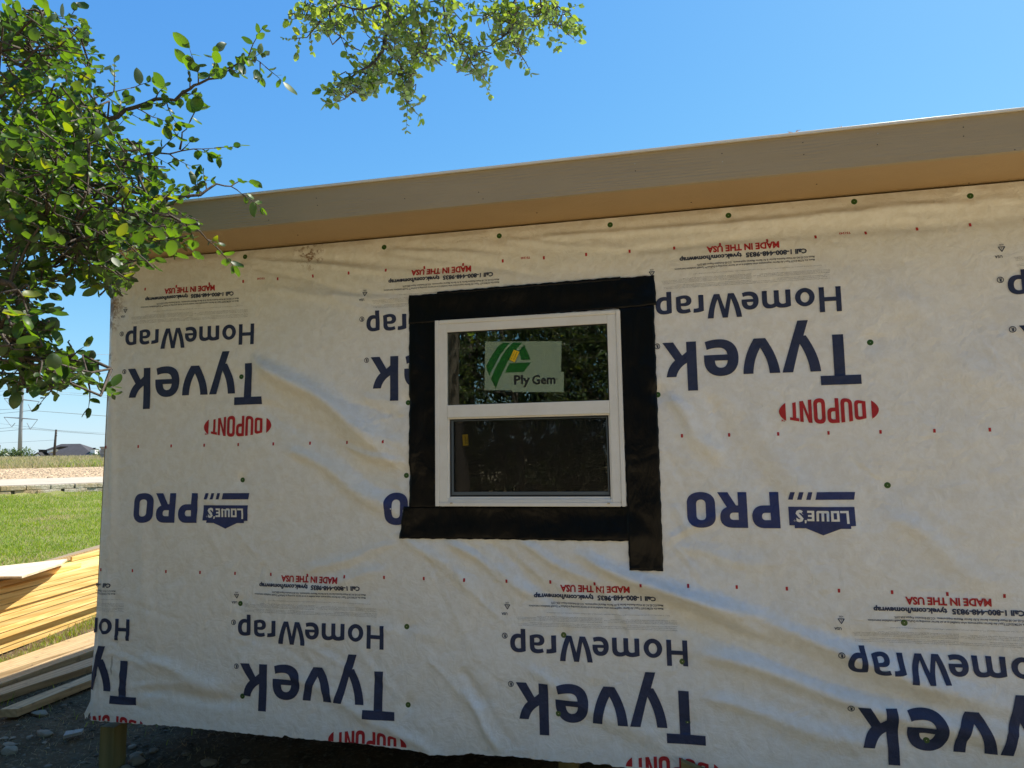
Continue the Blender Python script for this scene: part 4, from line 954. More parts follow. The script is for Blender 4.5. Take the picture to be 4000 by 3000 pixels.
wild_tree('thicket_tree', 'broad dark tree in the middle of the reflection, grey dead twigs under its crown', -2.2, -11.0, 5.8, 2.0, 'leaf3', 850, .085, 2, .1, 40)
wild_tree('thicket_tree', 'dark tree at the right end of the reflection in the panes', .3, -11.5, 6.2, 2.1, 'leaf3', 800, .085, 3, .1, 30)
wild_tree('thicket_tree', 'tall dark tree standing farthest back in the reflection', -4.5, -14.5, 7.5, 2.8, 'leaf3', 700, .12, 4, .1, 10)
wild_tree('thicket_tree', 'second tall tree far back in the reflection, behind the broad one', -.6, -15.5, 7.0, 2.6, 'leaf3', 700, .12, 5, .1, 10)

# added unseen trees: they block low sky light from the shed's face
GL = 'tall leafy tree added behind the camera, outside the picture, to block low sky light'; GG = 'unseen trees added to block low sky light'
protos = [wild_tree('sky_block_tree', GL, -8.6, -9.0, 9.5, 3.1, 'leaf3', 650, .17, 6, .15, 0, GG), wild_tree('sky_block_tree', GL, 4.6, -10.2, 10.0, 3.2, 'leaf3', 650, .17, 7, .15, 0, GG)]
def copy_tree(o, x, y, rz, sc):
    r = o.copy(); COL.objects.link(r); r.location = (x, y, float(H(x, y))); r.rotation_euler = (0, 0, rz); r.scale = (sc, sc, sc)
    for ch_ in list(o.children): c_ = ch_.copy(); COL.objects.link(c_); c_.parent = r
for k_, (x, y, rz, sc) in enumerate([(-12.5, -5.5, 1, .9), (-13.5, -11, 2, 1.1), (-8, -14, 3, 1.15), (-2, -18, .5, 1.2), (3.5, -15.5, 4, 1.1), (9.0, -9.2, 5, 1.0), (9.5, -15, 2.2, 1.15), (12.5, -6.0, 1.4, .95), (0.8, -13.0, .4, 1.05), (-3.8, -13.2, 5.4, 1.05)]): copy_tree(protos[k_ % 2], x, y, rz, sc)
# ------------------------------------------------------------------ grass and gravel (uncountable)
def blades(name, X, Y, Z, hgt, wid, mt, lean=.5, label=None, kind='stuff', cat='grass'):
    n_ = len(X); a = rng.uniform(0, 6.28, n_); h = hgt*rng.uniform(.5, 1.3, n_); wd = wid*rng.uniform(.6, 1.3, n_)
    la = rng.uniform(0, 6.28, n_); ll = lean*rng.uniform(.2, 1.2, n_)*h
    B0 = np.stack([X-np.cos(a)*wd/2, Y-np.sin(a)*wd/2, Z-.01], 1); B1 = np.stack([X+np.cos(a)*wd/2, Y+np.sin(a)*wd/2, Z-.01], 1)
    m0 = np.stack([X-np.cos(a)*wd*.35+np.cos(la)*ll*.4, Y-np.sin(a)*wd*.35+np.sin(la)*ll*.4, Z+h*.6], 1); m1 = m0+np.stack([np.cos(a)*wd*.7, np.sin(a)*wd*.7, 0*a], 1)
    T_ = np.stack([X+np.cos(la)*ll, Y+np.sin(la)*ll, Z+h], 1)
    V = np.stack([B0, B1, m1, m0, T_], 1).reshape(-1, 3); k = np.arange(n_)*5
    F_ = np.concatenate([np.stack([k, k+1, k+2], 1), np.stack([k, k+2, k+3], 1), np.stack([k+3, k+2, k+4], 1)])
    o = link(name, from_np(V, F_), mt); tag(o, label, cat, kind=kind); return o
M['grass'] = leaf_mat('grass_blade', (.09, .19, .012), (.27, .34, .04), .4, (.2, .24, .08), .6)
M['grass_dry'] = leaf_mat('dry_grass_blade', (.27, .23, .10), (.42, .34, .19), .3, (.4, .33, .2), .7)
M['grass_field'] = leaf_mat('field_grass_blade', (.20, .22, .06), (.50, .40, .25), .3, (.4, .33, .2), .7)
n_ = 90000; t_ = -9.3+9.2*rng.random(n_); xpx = rng.uniform(-500, 700, n_)
def scatter_px(n_, tlo, thi, x0, x1):
    """points on the ground seen between two picture columns (a fan of rays), uniformly spread in t"""
    t = rng.uniform(tlo, thi, n_); x = rng.uniform(x0, x1, n_); d = np.stack([FF[:2]+RR[:2]*(q-2000)/FPX-UU[:2]*(1900-1500)/FPX for q in x])
    s = (t-(CAM[:2]-W0)@NN)/(d@NN); P_2 = CAM[:2]+d*s[:, None]; return P_2[:, 0], P_2[:, 1], t
X, Y, t_ = scatter_px(95000, -9.3, -.1, -500, 650); X3, Y3, t3 = scatter_px(60000, -9.3, -.1, -3200, -500); X = np.concatenate([X, X3]); Y = np.concatenate([Y, Y3]); t_ = np.concatenate([t_, t3]); nzv = np.sin(X*1.7+Y*.6)*np.sin(Y*2.1-X*.8)+.5*np.sin(X*4.3)*np.sin(Y*3.9)
keep = (rng.random(len(X)) < np.clip(1.1+nzv*.5, .25, 1))*(rng.random(len(X)) < np.clip((t_+9.5)*1.2+np.sin(X*3)*.3, 0, 1)); X, Y = X[keep], Y[keep]
dry = rng.random(len(X)) < .10+.55*np.clip(np.sin(X*2.2+Y)*np.sin(Y*1.3+X*.4)+.4*np.sin(X*5.1-Y*3)-.25, 0, 1)+.35*np.exp(-((t_[keep]+8.3)/1.0)**2)
blades('lawn_grass', X[~dry], Y[~dry], H(X[~dry], Y[~dry]), .045, .008, M['grass'], 1.0, 'short green grass of the lawn beyond the lumber')
blades('dry_grass', X[dry], Y[dry], H(X[dry], Y[dry]), .035, .007, M['grass_dry'], 1.3, 'straw-coloured dead blades among the lawn grass')
X, Y, t_ = scatter_px(60000, 16.6, 30, -2200, 900); blades('field_grass', X, Y, H(X, Y), .20, .028, M['grass_field'], .7, 'tall dry grass on the bank beyond the gravel')
X, Y, t_ = scatter_px(9000, 16.9, 21, -700, 800); k_ = rng.random(len(X)) < (.5+.5*np.sin(X*1.1+Y*.7)); blades('green_weeds', X[k_], Y[k_], H(X[k_], Y[k_]), .16, .035, M['grass'], .7, 'low green weeds along the foot of the grassy bank')
# grass between the boards and on the dirt
def stripgrass(name, a, b_, wdt, n_, hg, mt, lab):
    a = np.array(a); b_ = np.array(b_); s = rng.random(n_); P2 = a+(b_-a)*s[:, None]+rng.normal(0, wdt, (n_, 2)); blades(name, P2[:, 0], P2[:, 1], H(P2[:, 0], P2[:, 1]), hg, .006, mt, .9, lab)
g0 = unp(0, 2600, 2, .05)[:2]; g1 = unp(370, 2440, 2, .05)[:2]; g1 = g1+(g1-g0)*.4; g0 = g0-(g1-g0)*.3
stripgrass('grass_clumps', g0, g1, .055, 1000, .045, M['grass'], 'green grass growing between the lumber stack and the loose boards')
stripgrass('grass_clumps', g0, g1, .07, 1000, .04, M['grass_dry'], 'dry grass litter between the lumber stack and the loose boards')
n_ = 1500; X = rng.uniform(-4.0, -1.6, n_); Y = rng.uniform(-.2, 1.4, n_); blades('grass_shade', X, Y, H(X, Y), .022, .003, M['grass_dry'], 3.5, 'thin dead straws lying on the shaded dirt')
n_ = 70; X = rng.uniform(-3.7, -2.0, n_); Y = .55+.25*(X+3)*0+rng.normal(0, .22, n_); blades('grass_sprouts', X, Y, H(X, Y), .06, .005, M['grass'], 1.0, 'sparse green sprouts on the shaded dirt')
ico = bmesh.new(); bmesh.ops.create_icosphere(ico, subdivisions=1, radius=1); IV = np.array([v.co[:] for v in ico.verts]); IF = np.array([[v.index for v in f.verts] for f in ico.faces]); ico.free()
n_ = 5200; X = rng.uniform(-4.2, 2.6, n_); Y = rng.uniform(-.6, 1.3, n_); S = .005+.012*rng.random(n_)**3
V = IV[None]*(S[:, None, None])*rng.uniform(.5, 1.5, (n_, 1, 3))*np.array([1, 1, .55]) + rng.normal(0, .12, (n_, len(IV), 3))*S[:, None, None] + np.stack([X, Y, H(X, Y)], 1)[:, None]
F_ = (IF[None]+(np.arange(n_)*len(IV))[:, None, None]).reshape(-1, 3)
def stone_mat(name, c1, c2):
    mm = mat(name, c1, .9, .2); n = N(mm); g = n.n('ShaderNodeNewGeometry'); a = n.noise(n.pos(), 30, 5, .7)
    c = n.mix(a, c1, c2); hv = n.n('ShaderNodeHueSaturation'); n.l(c, hv.inputs['Color']); n.l(n.math('ADD', n.math('MULTIPLY', g.outputs['Random Per Island'], .8), .5), hv.inputs['Value']); n.col(hv.outputs[0]); n.bump(a, .6, .01); return mm
M['stone'] = stone_mat('limestone', (.17, .135, .095), (.34, .285, .215)); M['pebble'] = stone_mat('pebbles', (.09, .07, .05), (.24, .20, .15))
o = link('gravel', from_np(V.reshape(-1, 3), F_), M['pebble']); tag(o, 'small grey stones strewn over the dirt beside and under the shed', 'gravel', kind='stuff')
n_ = 14000; X, Y, t_ = scatter_px(n_, 6.1, 16.4, -700, 800); S = .02+.04*rng.random(n_)**2
V = IV[None]*(S[:, None, None])*rng.uniform(.5, 1.5, (n_, 1, 3))*np.array([1, 1, .5]) + np.stack([X, Y, H(X, Y)], 1)[:, None]; F_ = (IF[None]+(np.arange(n_)*len(IV))[:, None, None]).reshape(-1, 3)
M['pebble2'] = stone_mat('tan_stones', (.42, .29, .17), (.62, .47, .31)); o = link('verge_gravel', from_np(V.reshape(-1, 3), F_), M['pebble2']); tag(o, 'tan stones of the gravel verge beyond the low stone wall', 'gravel', kind='stuff')
# rocks one can count
bmr = bmesh.new(); bmesh.ops.create_icosphere(bmr, subdivisions=3, radius=1); RV = np.array([v.co[:] for v in bmr.verts]); RF = np.array([[v.index for v in f.verts] for f in bmr.faces]); bmr.free()
def rock(px, py, wpx, label, flatk=.5, seed=0):
    g = np.random.default_rng(seed); q = unp(px, py, 2, 0.0); z = float(H(q[0], q[1])); q = unp(px, py, 2, z+.01); Zc = (q-CAM)@FF; s = wpx/2/FPX*Zc
    V = RV.copy()
    for _ in range(16):
        d = g.normal(0, 1, 3); d /= np.linalg.norm(d); c_ = g.uniform(.5, .85); k = V@d; V = V - np.maximum(k-c_, 0)[:, None]*d*.85
    V = V*(1+.05*np.sin(V[:, :1]*7+V[:, 1:2]*5)+.04*np.sin(V[:, 2:]*11+V[:, :1]*9)); V = V*(1+g.normal(0, .035, V.shape))
    V = V*s*np.array([1.15, g.uniform(.7, 1.1), flatk])*1.15
    a = g.uniform(0, 3); V = V@np.array([[math.cos(a)*.3+.95, .1, 0], [-.1, 1, 0], [0, 0, 1]])
    V += np.array([q[0], q[1], z+s*flatk*.35]); o = link('rock', from_np(V, RF), M['stone'], None, False); tag(o, label, 'rock', 'rocks on the dirt by the shed'); return o
ROCKS = [(155, 2785, 58, 'rough pale rock just below the cut end of the lowest loose board', .45), (175, 2864, 55, 'wedge-shaped pale rock beside the flat broken tile', .5), (118, 2877, 34, 'small grey rock left of the wedge-shaped one', .5), (43, 2932, 62, 'rounded whitish rock with a notch on top, lowest at the left', .55), (47, 2880, 26, 'dull stone above the rounded whitish rock', .5), (175, 2895, 28, 'thin flat stone sliver under the wedge-shaped rock', .25), (185, 2920, 24, 'narrow leaning stone chip right of the rounded rock', .5), (12, 2880, 24, 'reddish-grey stone cut by the left picture edge', .5), (38, 2902, 42, 'low flat grey stone directly above the rounded whitish rock', .3), (70, 2829, 16, 'small round pebble-like rock under the board end', .6),
 (516, 2916, 42, 'flat rock just right of the corner post', .4), (532, 2945, 50, 'pale angular rock right of the corner post, behind the big slab', .5), (540, 2972, 70, 'big tilted slab-like rock against the corner post', .6), (496, 2996, 40, 'rock at the foot of the corner post', .6), (600, 2930, 40, 'grey rock in the shade a little right of the slab-like rock', .5), (818, 2976, 60, 'broad dim rock in the dark under the shed', .45), (958, 2969, 44, 'smaller dim rock deeper under the shed, right of the broad one', .45), (725, 2945, 30, 'little rock under the shed between the post and the broad rock', .5)]
for k, (a, b_, c_, l_, f_) in enumerate(ROCKS): rock(a, b_, c_, l_, f_, k)
tl_ = empty('broken_tile', tuple(unp(287, 2862, 2, 0.0))); tag(tl_, 'flat grey tile cracked into two pieces lying on the dirt', 'tile')
M['tile'] = stone_mat('grey_tile', (.34, .31, .27), (.46, .42, .37))
for pts in (((247, 2874), (283, 2866), (289, 2851), (258, 2855)), ((285, 2866), (318, 2858), (327, 2845), (291, 2850))):
    q = [unp(x, y, 2, .022) for x, y in pts]; MB().prism([(p[0], p[1], .022) for p in q], (0, 0, -1), .016).build('tile_piece', M['tile'], tl_)

# ------------------------------------------------------------------ lumber
def board_px(name, corners, ztop, th, mt, label, group, ext=1.0, cat='board', slope=0.0):
    """corners: near-left, near-right, far-right, far-left of the top face"""
    P = [unp(x, y, 2, ztop) for x, y in corners]; nl, nr, fr, fl_ = P
    fr = nr+(fr-nr)*ext; fl_ = nl+(fl_-nl)*ext
    c0 = (nl+nr)/2; yaw = math.atan2((fr-nr)[1], (fr-nr)[0])-math.pi/2
    o = MB(); o.hexa([p-np.array([0, 0, th])-np.array([c0[0], c0[1], 0]) for p in P[:2]+[fr, fl_]]+[p-np.array([c0[0], c0[1], 0]) for p in P[:2]+[fr, fl_]])
    Rm = Matrix.Rotation(-yaw, 3, 'Z'); o.v = [tuple(Rm @ Vector(v)) for v in o.v]
    q = o.build(name, mt, None, bevel=.003); q.location = (c0[0], c0[1], 0); q.rotation_euler = (0, 0, yaw); tag(q, label, cat, group); return q
GB = 'loose weathered boards lying on the dirt'
k = 4.1475
bp = lambda x, y: (x/k, 2440+y/k)
board_px('board', [bp(0, 1370), bp(280, 1367), bp(1480, 890), bp(1480, 795)], .062, .050, M['pine_old'], 'loose grey-brown board nearest the wall corner, its cut end pointing left', GB, 1.5)
board_px('board', [bp(-260, 1123), bp(-60, 1160), bp(1500, 655), bp(1505, 525)], .062, .050, M['pine_old'], 'greyish loose board second from the front, grass tufts along its near edge', GB, 1.5)
board_px('board', [bp(-400, 1010), bp(-120, 1005), bp(1512, 410), bp(1525, 305)], .075, .055, M['pine_old'], 'wide loose board crossed by the edge of the shade', GB, 1.5)
board_px('board', [bp(-500, 790), bp(-300, 870), bp(1522, 300), bp(1535, 90)], .078, .055, M['pine_old'], 'sunlit pinkish board farthest back among the loose boards', GB, 1.5)
# the stack: layers of pine, seen on their long edges
P0 = np.array([-4.417, 1.397]); dv = np.array([-.203, 1.126]); dv /= np.linalg.norm(dv); nv_ = np.array([dv[1], -dv[0]])   # nv_ points to the camera side
syaw = math.atan2(dv[1], dv[0])-math.pi/2
ZB = [.062, .107, .150, .195, .243, .286, .331, .376, .420, .464, .507, .551]
SET = [-.045, -.04, -.03, 0, 0.002, -.003, .001, -.002, .012, .010, .013, .006]
LAB = ['bottom board of the lumber stack, in the shade of those above', 'shaded golden board second from the bottom of the lumber stack', 'third board up the lumber stack, its edge half shaded', 'lowest fully sunlit board edge of the stack, with bold wavy grain', 'sunlit stack board just above the wavy-grained one', 'stack board with a brown knot near the wall corner', 'sunlit board of the stack right under the knot-free middle one', 'stack board directly below the brown shadow gap', 'stack board directly above the brown shadow gap', 'pinkish stack board below the dark seam', 'yellow board near the top of the stack with one small knot', 'topmost full-length board on the near side of the stack']
GS = 'pine boards of the lumber stack'
for i_, (zb, st, lb) in enumerate(zip(ZB, SET, LAB)):
    near = -1.4+rng.uniform(-.05, .05); far = 4.0+rng.uniform(-.3, .3)
    if i_ == 11: far = 1.75
    zt = zb+.0405
    o = MB().box((-.14, near, 0), (0, far, .0405)).build('stack_board', M['pine'], None, bevel=.002)
    o.location = (P0[0]+nv_[0]*st, P0[1]+nv_[1]*st, zb); o.rotation_euler = (0, 0, syaw+rng.uniform(-.002, .002)); tag(o, lb, 'board', GS)
    for c2_ in range(2):
        q = MB().box((-.14, near, 0), (0, far, .0405)).build('stack_board', M['pine'], None, bevel=.002)
        off_ = st-.145*(c2_+1)-rng.uniform(0, .004); q.location = (P0[0]+nv_[0]*off_, P0[1]+nv_[1]*off_, zb+rng.uniform(0, .001)); q.rotation_euler = (0, 0, syaw)
        tag(q, 'pine board lying hidden in the %s row behind the edge boards of the stack' % ('second', 'third')[c2_], 'board', GS)
# shorter boards on top
bq = lambda x, y: (x/4.366, 2100+y/4.366)
def top_board(near, far, st, zb, label, wd=.14):
    o = MB().box((-wd, near, 0), (0, far, .0405)).build('stack_board', M['pine'], None, bevel=.002)
    o.location = (P0[0]+nv_[0]*st, P0[1]+nv_[1]*st, zb); o.rotation_euler = (0, 0, syaw); tag(o, label, 'board', GS)
top_board(-1.3, 1.0, -.06, .594, 'shorter bright board on the stack whose cut end shows near the wall corner')
top_board(-1.3, .80, -.11, .636, 'upper short board on the stack, partly shaded by the plywood')
top_board(1.35, 3.9, -.40, .60, 'shaded brown board behind the short bright boards of the stack')
# plywood and the long thin board behind it
Pp = [unp(x, y, 2, .70) for x, y in ((-160, 2252), (86, 2251), (238, 2202), (262, 2183), (0, 2211), (-200, 2225))]
pw = MB(); pw.prism([(p[0], p[1], .70) for p in Pp], (0, 0, -1), .016); pwo = pw.build('plywood_sheet', M['ply']); tag(pwo, 'tan plywood offcut lying on top of the lumber stack', 'plywood')
cl_ = MB().box((-.05, -.6, 0), (0, .2, .05)).build('cleat', M['pine_old']); cl_.location = (Pp[1][0]-.35, Pp[1][1]+.25, .634); cl_.rotation_euler = (0, 0, syaw); tag(cl_, 'short block under the plywood offcut holding it up', 'wood block')
board_px('long_board', [(146, 2198), (172, 2196), (395, 2137), (388, 2128)], .66, .05, M['osb'], 'long board sloping away behind the lumber stack, darkened for the shade beneath it', None, 1.6)  # darker wood and extra thickness stand in for the shade under the board
# treated board end leaning at the lower edge of the wrap
q = unp(2660, 2974, 1, -.05); z0 = q[2]
lb = MB(); lb.prism([(q[0], -.055, z0), (q[0]+.14, -.055, z0-.045), (q[0]+.14, -.055, -.05), (q[0]-.002, -.055, -.05)], (0, 1, 0), .038); lb = lb.build('stake', M['green_wood'], None, bevel=.002); tag(lb, 'green-brown treated stake standing against the lower edge of the wrap', 'stake')

# ------------------------------------------------------------------ beyond the lawn
wl = empty('retaining_wall', (*xy(0.05, 0), .93)); tag(wl, 'low retaining wall of rough tan stone blocks along the lawn', 'wall')
def blockmat():
    mm = mat('split_stone', (.5, .42, .3), .9, .2); n = N(mm); a = n.noise(n.pos(), 16, 6, .75, .6); b_ = n.noise(n.pos(), 2.3, 3)
    c = n.mix(n.ramp(a, [(.35, (0, 0, 0)), (.65, (1, 1, 1))]), (.50, .42, .29), (.82, .74, .58)); c = n.mix(n.ramp(b_, [(.45, (0, 0, 0)), (.6, (1, 1, 1))]), c, (.55, .42, .24))
    n.col(c); n.bump(a, 1.0, .05); return mm
M['block'] = blockmat()
M['mortar'] = mat('dark_mortar', (.10, .085, .06), .95)  # dark mortar of the joints between the stone blocks
bk = MB(); stepu = .445
for row in range(3):
    zt_ = 1.100-.105*row
    for kk in range(-14, 30):
        u0 = kk*stepu+(.22 if row % 2 else 0)+.03*math.sin(kk*3.1+row); u1 = u0+stepu-.012; y_ = .0+.015*math.sin(kk*7.7+row*2)
        P = []
        for zz in (zt_-.099, zt_):
            for (t_, u_) in ((-.02+y_, u0), (-.02+y_, u1), (.14, u1), (.14, u0)):
                X_, Y_ = xy(t_, u_); P.append((X_, Y_, zz))
        bk.hexa(P)
bk.build('stone_courses', M['block'], wl, bevel=.012)
bk = MB(); P = [(*xy(t_, u_), zz) for zz in (.80, 1.085) for (t_, u_) in ((.02, -6.3), (.02, 13.4), (.15, 13.4), (.15, -6.3))]; bk.hexa(P).build('core', M['mortar'], wl)
# stone pillar, partly hidden by the wall corner
pz = 36.; pa = atZ(389, 1820, pz); pl_ = empty('stone_pillar', (pa[0], pa[1], pa[2])); tag(pl_, 'small stone-faced pillar half hidden by the wall corner', 'pillar')
M['pillar'] = mat('pillar_stone', (.42, .33, .26), .9)
n = N(M['pillar']); br = n.n('ShaderNodeTexBrick'); mp = n.n('ShaderNodeMapping'); mp.inputs['Rotation'].default_value = (R_(90), 0, 0); g = n.n('ShaderNodeNewGeometry'); n.l(g.outputs['Position'], mp.inputs['Vector']); n.l(mp.outputs[0], br.inputs['Vector'])
br.inputs['Scale'].default_value = 1; br.inputs['Brick Width'].default_value = .42; br.inputs['Row Height'].default_value = .13; br.inputs['Mortar Size'].default_value = .008; br.inputs['Color1'].default_value = (.46, .36, .29, 1); br.inputs['Color2'].default_value = (.33, .26, .22, 1); br.inputs['Mortar'].default_value = (.16, .13, .11, 1); n.col(br.outputs[0])
rr_ = RR[:2]/np.linalg.norm(RR[:2]); nn_ = np.array([-rr_[1], rr_[0]])
def loc_box(o_, w0, w1, d0, d1, z0, z1):
    return [(o_[0]+rr_[0]*a+nn_[0]*b_, o_[1]+rr_[1]*a+nn_[1]*b_, z) for z in (z0, z1) for a, b_ in ((w0, d0), (w1, d0), (w1, d1), (w0, d1))]
MB().hexa(loc_box(pa, 0, .9, 0, .6, pa[2]-.3, atZ(389, 1750, pz)[2])).build('shaft', M['pillar'], pl_)
MB().hexa(loc_box(pa, -.03, .93, -.03, .63, atZ(389, 1750, pz)[2]+.001, atZ(389, 1746, pz)[2]+.02)).build('cap', M['pillar'], pl_)
# house
hz = 150.; kf = 2.552
hp = lambda x, y, Z=hz: atZ(x/kf, 1300+y/kf, Z)
hs_ = empty('house', tuple(hp(580, 1240)*np.array([1, 1, 0])+np.array([0, 0, 1.0]))); tag(hs_, 'low house with a dark hipped roof showing above the grassy bank', 'house')
M['roof'] = mat('dark_shingles', (.055, .052, .055), .9); n = N(M['roof']); a = n.noise(n.pos(), 1.2, 4, .8); n.col(n.mix(a, (.035, .033, .036), (.10, .095, .10)))
M['stucco'] = mat('white_stucco', (.75, .74, .72), .8); M['pane'] = mat('dark_pane', (.02, .025, .03), .15); M['trimd'] = mat('dark_trim', (.03, .028, .027), .6)
nn3 = np.array([nn_[0], nn_[1], 0]); rr3 = np.array([rr_[0], rr_[1], 0])
E1, E2 = hp(175, 1222), hp(975, 1238); ez = min(E1[2], E2[2])-.4; E1[2] = E2[2] = ez
R1, R2 = hp(460, 1112)+nn3*5, hp(655, 1105)+nn3*5; R1 = CAM+(R1-CAM); rz = hp(560, 1108)[2]*1.02; R1[2] = rz; R2[2] = rz
B1, B2 = E1+nn3*11, E2+nn3*11
rm = MB(); rm.v = [tuple(p) for p in (E1, E2, B2, B1, R1, R2)]; rm.f = [(0, 1, 5, 4), (1, 2, 5), (2, 3, 4, 5), (3, 0, 4), (0, 3, 2, 1)]; rm.build('roof', M['roof'], hs_)
MB().hexa([tuple(p) for p in (E1+rr3*.5+nn3*.5-[0, 0, 4], E2-rr3*.5+nn3*.5-[0, 0, 4], B2-rr3*.5-nn3*.5-[0, 0, 4], B1+rr3*.5-nn3*.5-[0, 0, 4])]+[tuple(p) for p in (E1+rr3*.5+nn3*.5-[0, 0, .01], E2-rr3*.5+nn3*.5-[0, 0, .01], B2-rr3*.5-nn3*.5-[0, 0, .01], B1+rr3*.5-nn3*.5-[0, 0, .01])]).build('wall', M['stucco'], hs_)
# dormer with shed roof, strip window and white cheek
dz = 148.5
dm = MB(); dm.hexa([tuple(hp(385, 1196, dz)), tuple(hp(470, 1196, dz)), tuple(hp(470, 1196, dz)+nn3*2.5), tuple(hp(385, 1196, dz)+nn3*2.5), tuple(hp(385, 1171, dz)), tuple(hp(470, 1171, dz)), tuple(hp(470, 1171, dz)+nn3*2.5), tuple(hp(385, 1171, dz)+nn3*2.5)]); do = dm.build('dormer', M['trimd'], hs_)
dr = MB(); dr.prism([tuple(hp(x, y, dz-.3)) for x, y in ((378, 1163), (470, 1168), (605, 1132), (600, 1137), (475, 1174), (378, 1170))], tuple(nn3), 2.6); dr.build('dormer_roof', M['trimd'], do)
ck = MB(); ck.prism([tuple(hp(x, y, dz-.2)) for x, y in ((470, 1175), (535, 1160), (535, 1175), (515, 1188), (470, 1196))], tuple(nn3), 1.5); ck.build('dormer_cheek', M['stucco'], do)
for a in (400, 422, 444): MB().hexa([tuple(hp(a+q_, y, dz-.15)+nn3*d_) for y in (1192, 1176) for q_, d_ in ((0, 0), (17, 0), (17, .1), (0, .1))]).build('dormer_window', M['pane'], do)
gb = MB(); gb.prism([tuple(hp(x, y, dz-2)) for x, y in ((330, 1225), (372, 1190), (415, 1225), (405, 1226), (372, 1198), (340, 1226))], tuple(nn3), 3); gb.build('gable', M['trimd'], hs_)
gb = MB(); gb.prism([tuple(hp(x, y, dz-1.8)) for x, y in ((343, 1230), (372, 1200), (402, 1230))], tuple(nn3), 2); gb.build('gable_wall', M['stucco'], hs_)
ch = MB(); ch.hexa([tuple(hp(x, y, 152)+nn3*d_) for y in (1215, 1160) for x, d_ in ((901, 0), (946, 0), (946, 1.5), (901, 1.5))]); cho = ch.build('chimney', M['stucco'], hs_)
cc = MB(); cc.hexa([tuple(hp(x, y, 152)+nn3*d_) for y in (1161, 1158) for x, d_ in ((897, -.1), (950, -.1), (950, 1.6), (897, 1.6))]); cc.tube([tuple(hp(922, 1158, 152)+nn3*.7), tuple(hp(922, 1146, 152)+nn3*.7)], [.25, .3], 8); cc.build('chimney_cap', M['trimd'], cho)
# wooden utility pole
up_ = empty('utility_pole', tuple(hp(538, 1228, 100))); tag(up_, 'thin dark wooden utility pole standing in front of the house roof', 'pole')
M['pole'] = bark('pole_wood', (.05, .04, .035), (.10, .08, .065))
MB().tube([tuple(hp(538, 1240, 100)), tuple(hp(549, 1100, 100)), tuple(hp(560, 968, 100))], [.19, .16, .13], 8).build('shaft', M['pole'], up_, True)
for y in (968, 1000, 1025): MB().tube([tuple(hp(552, y, 99.7)), tuple(hp(568, y+1, 99.7))], [.06, .06], 6).build('insulator', M['trimd'], up_)
# steel transmission pole
tz = 200.
tp = empty('transmission_pole', tuple(hp(197, 1170, tz)*np.array([1, 1, 0])+np.array([0, 0, 1.2]))); tag(tp, 'tall grey tubular steel transmission pole with paired arms', 'power pole')
M['steel'] = mat('galvanised_steel', (.30, .31, .33), .5, .5, .3)
MB().tube([tuple(hp(196, 1235, tz)), tuple(hp(205, 950, tz)), tuple(hp(216, 700, tz)), tuple(hp(228, 480, tz)), tuple(hp(240, 200, tz)), tuple(hp(248, 60, tz))], [.57, .50, .44, .38, .30, .25], 12).build('shaft', M['steel'], tp, True)
def arms(lx, ly, cx_, cy_, rx_, ry_, vis=True):
    for (x, y, s_) in ((lx, ly, -1), (rx_, ry_, 1)):
        ar = MB().tube([tuple(hp(cx_, cy_, tz)), tuple(hp(x, y, tz))], [.20, .10], 6).build('arm', M['steel'], tp)
        mx_, my_ = ((x+cx_)/2+s_*2 if s_ < 0 else (x+cx_)/2-8), None
        vx = (x*.55+cx_*.45); vy = y+98
        MB().tube([tuple(hp(x, y, tz)), tuple(hp(vx, vy, tz))], [.07, .07], 5).tube([tuple(hp(cx_+(x-cx_)*.35, cy_+46, tz)), tuple(hp(vx, vy, tz))], [.09, .09], 5).build('insulator_string', M['steel'], ar)
        CL.append((vx, vy+3))
CL = []
arms(42, 654, 220, 665, 393, 686); arms(40, 841, 212, 852, 376, 865); arms(48, 470, 228, 480, 400, 496); arms(60, 290, 236, 300, 405, 312)
# conductors
M['wire'] = mat('conductor_wire', (.16, .19, .20), .5, .5, .5); M['wire_l'] = mat('bright_wire', (.8, .82, .84), .35, .5, .2)
def wire(pts, Z, r, mt, label, grp, name='power_line'):
    P = [np.array(hp(x, y, z)) for (x, y), z in zip(pts, Z)]; Q = []
    for i_ in range(len(P)-1):
        for k_ in range(12): s = k_/12; q = P[i_]*(1-s)+P[i_+1]*s; Q.append(q)
    Q.append(P[-1]); o = MB().tube([tuple(q) for q in Q], [r]*len(Q), 5).build(name, mt); tag(o, label, 'power line', grp)
GW = 'overhead power lines'
wire([(-700, 810), (115, 760), (640, 800), (1300, 850)], (200, 200, 215, 240), .045, M['wire'], 'power line hung from the left end of the middle visible arms', GW)
wire([(-700, 870), (320, 775), (1100, 831), (1600, 860)], (200, 200, 215, 240), .05, M['wire'], 'power line hung from the right end of the middle visible arms', GW)
wire([(-700, 1010), (107, 945), (640, 990), (1300, 1030)], (200, 200, 215, 240), .045, M['wire'], 'power line hung from the left end of the lowest arms', GW)
wire([(-700, 1050), (304, 955), (1100, 1019), (1600, 1050)], (200, 200, 215, 240), .05, M['wire'], 'power line hung from the right end of the lowest arms', GW)
wire([(-700, 640), (125, 572), (700, 598), (1300, 640)], (200, 200, 215, 240), .045, M['wire'], 'power line hung from the left end of the arms just under the leaves', GW)
wire([(-700, 690), (330, 590), (1100, 645), (1600, 680)], (200, 200, 215, 240), .05, M['wire'], 'power line hung from the right end of the arms just under the leaves', GW)
wire([(-500, 165), (400, 197), (1100, 219), (1500, 225)], (120, 120, 120, 120), .035, M['wire_l'], 'upper of the two bright sunlit wires left of the wall corner', GW)
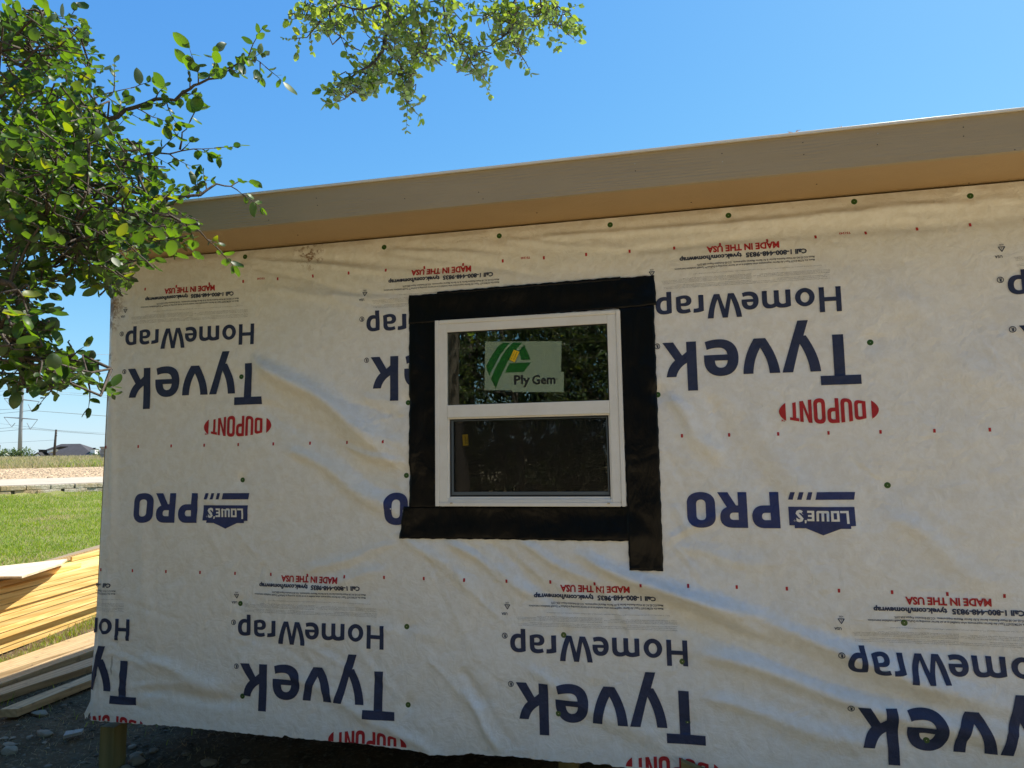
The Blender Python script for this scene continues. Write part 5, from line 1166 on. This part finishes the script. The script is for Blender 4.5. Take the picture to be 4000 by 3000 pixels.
wire([(-500, 385), (200, 398), (1100, 405), (1500, 408)], (120, 120, 120, 120), .035, M['wire_l'], 'lower of the two bright sunlit wires left of the wall corner', GW)
wire([(-500, 545), (300, 555), (1100, 552), (1500, 548)], (230, 230, 230, 230), .03, M['wire'], 'faint thin wire level with the leaf tips', GW)
wire([(-700, 1130), (0, 1100), (552, 1068)], (160, 130, 100), .018, M['wire'], 'faint service wire running left from the wooden utility pole', GW)
wire([(0, 905), (560, 972), (1200, 1010)], (170, 100, 160), .022, M['wire'], 'wire crossing the top of the wooden utility pole', GW)
# far bushes and small trees on the horizon
def bush(px, py_top, py_bot, wpx, Z, label):
    a = atZ(px, py_bot, Z); top = atZ(px, py_top, Z); h = top[2]-a[2]; wm = wpx/FPX*Z/2; root = empty('bush', tuple(a)); tag(root, label, 'bush', 'bushes on the horizon')
    T = Plant(.42, True, 5); T.limb([a-[0, 0, .6], a+[0, 0, h*.6]], .12, .04)
    for _ in range(int(60*wm*h/4)+60):
        p = a+rr3*rng.uniform(-1, 1)*wm+nn3*rng.uniform(-1, 1)*wm*.6+np.array([0, 0, h*rng.uniform(0, .92)*(.6+.4*math.sin(_*1.7))]); T.twig(p, rng.normal(0, 1, 3), .8, .02, .2, False)
    T.finish(root, 'bush')
bush(8, 1745, 1792, 60, 115, 'dark green bush at the left picture edge on the horizon'); bush(45, 1752, 1790, 46, 112, 'rounded green bush right of the one at the picture edge'); bush(75, 1758, 1788, 30, 112, 'lower light green bush at the foot of the transmission pole'); bush(104, 1755, 1786, 26, 116, 'small green bush where the dark roof begins'); bush(384, 1765, 1790, 16, 130, 'small green shrub between the chimney and the stone pillar')
# leaf litter on the roof edge
M['litter'] = mat('dry_leaf', (.42, .26, .17), .8)
for (x, y) in ((3100, 535), (3290, 512)):
    q = unp(x, y+4, 1, -.32); r0 = empty('dry_twig', (q[0], -.32, 2.885)); tag(r0, 'tiny pinkish dry leaf scrap on the roof edge, %s' % ('left of the other scrap' if x < 3200 else 'right of the other scrap'), 'dry leaf', 'dry leaf scraps on the roof edge')
    T = MB()
    for _ in range(5):
        a = rng.uniform(-1, 1, 3)*np.array([.02, .008, .004])+np.array([q[0], -.32, 2.888]); d = rng.normal(0, .01, 3); T.tube([tuple(a), tuple(a+np.array([d[0], d[1], abs(d[2])*.6+.003]))], [.0022, .0008], 4)
    T.build('scrap', M['litter'], r0)
print('leaves', nA, nB)
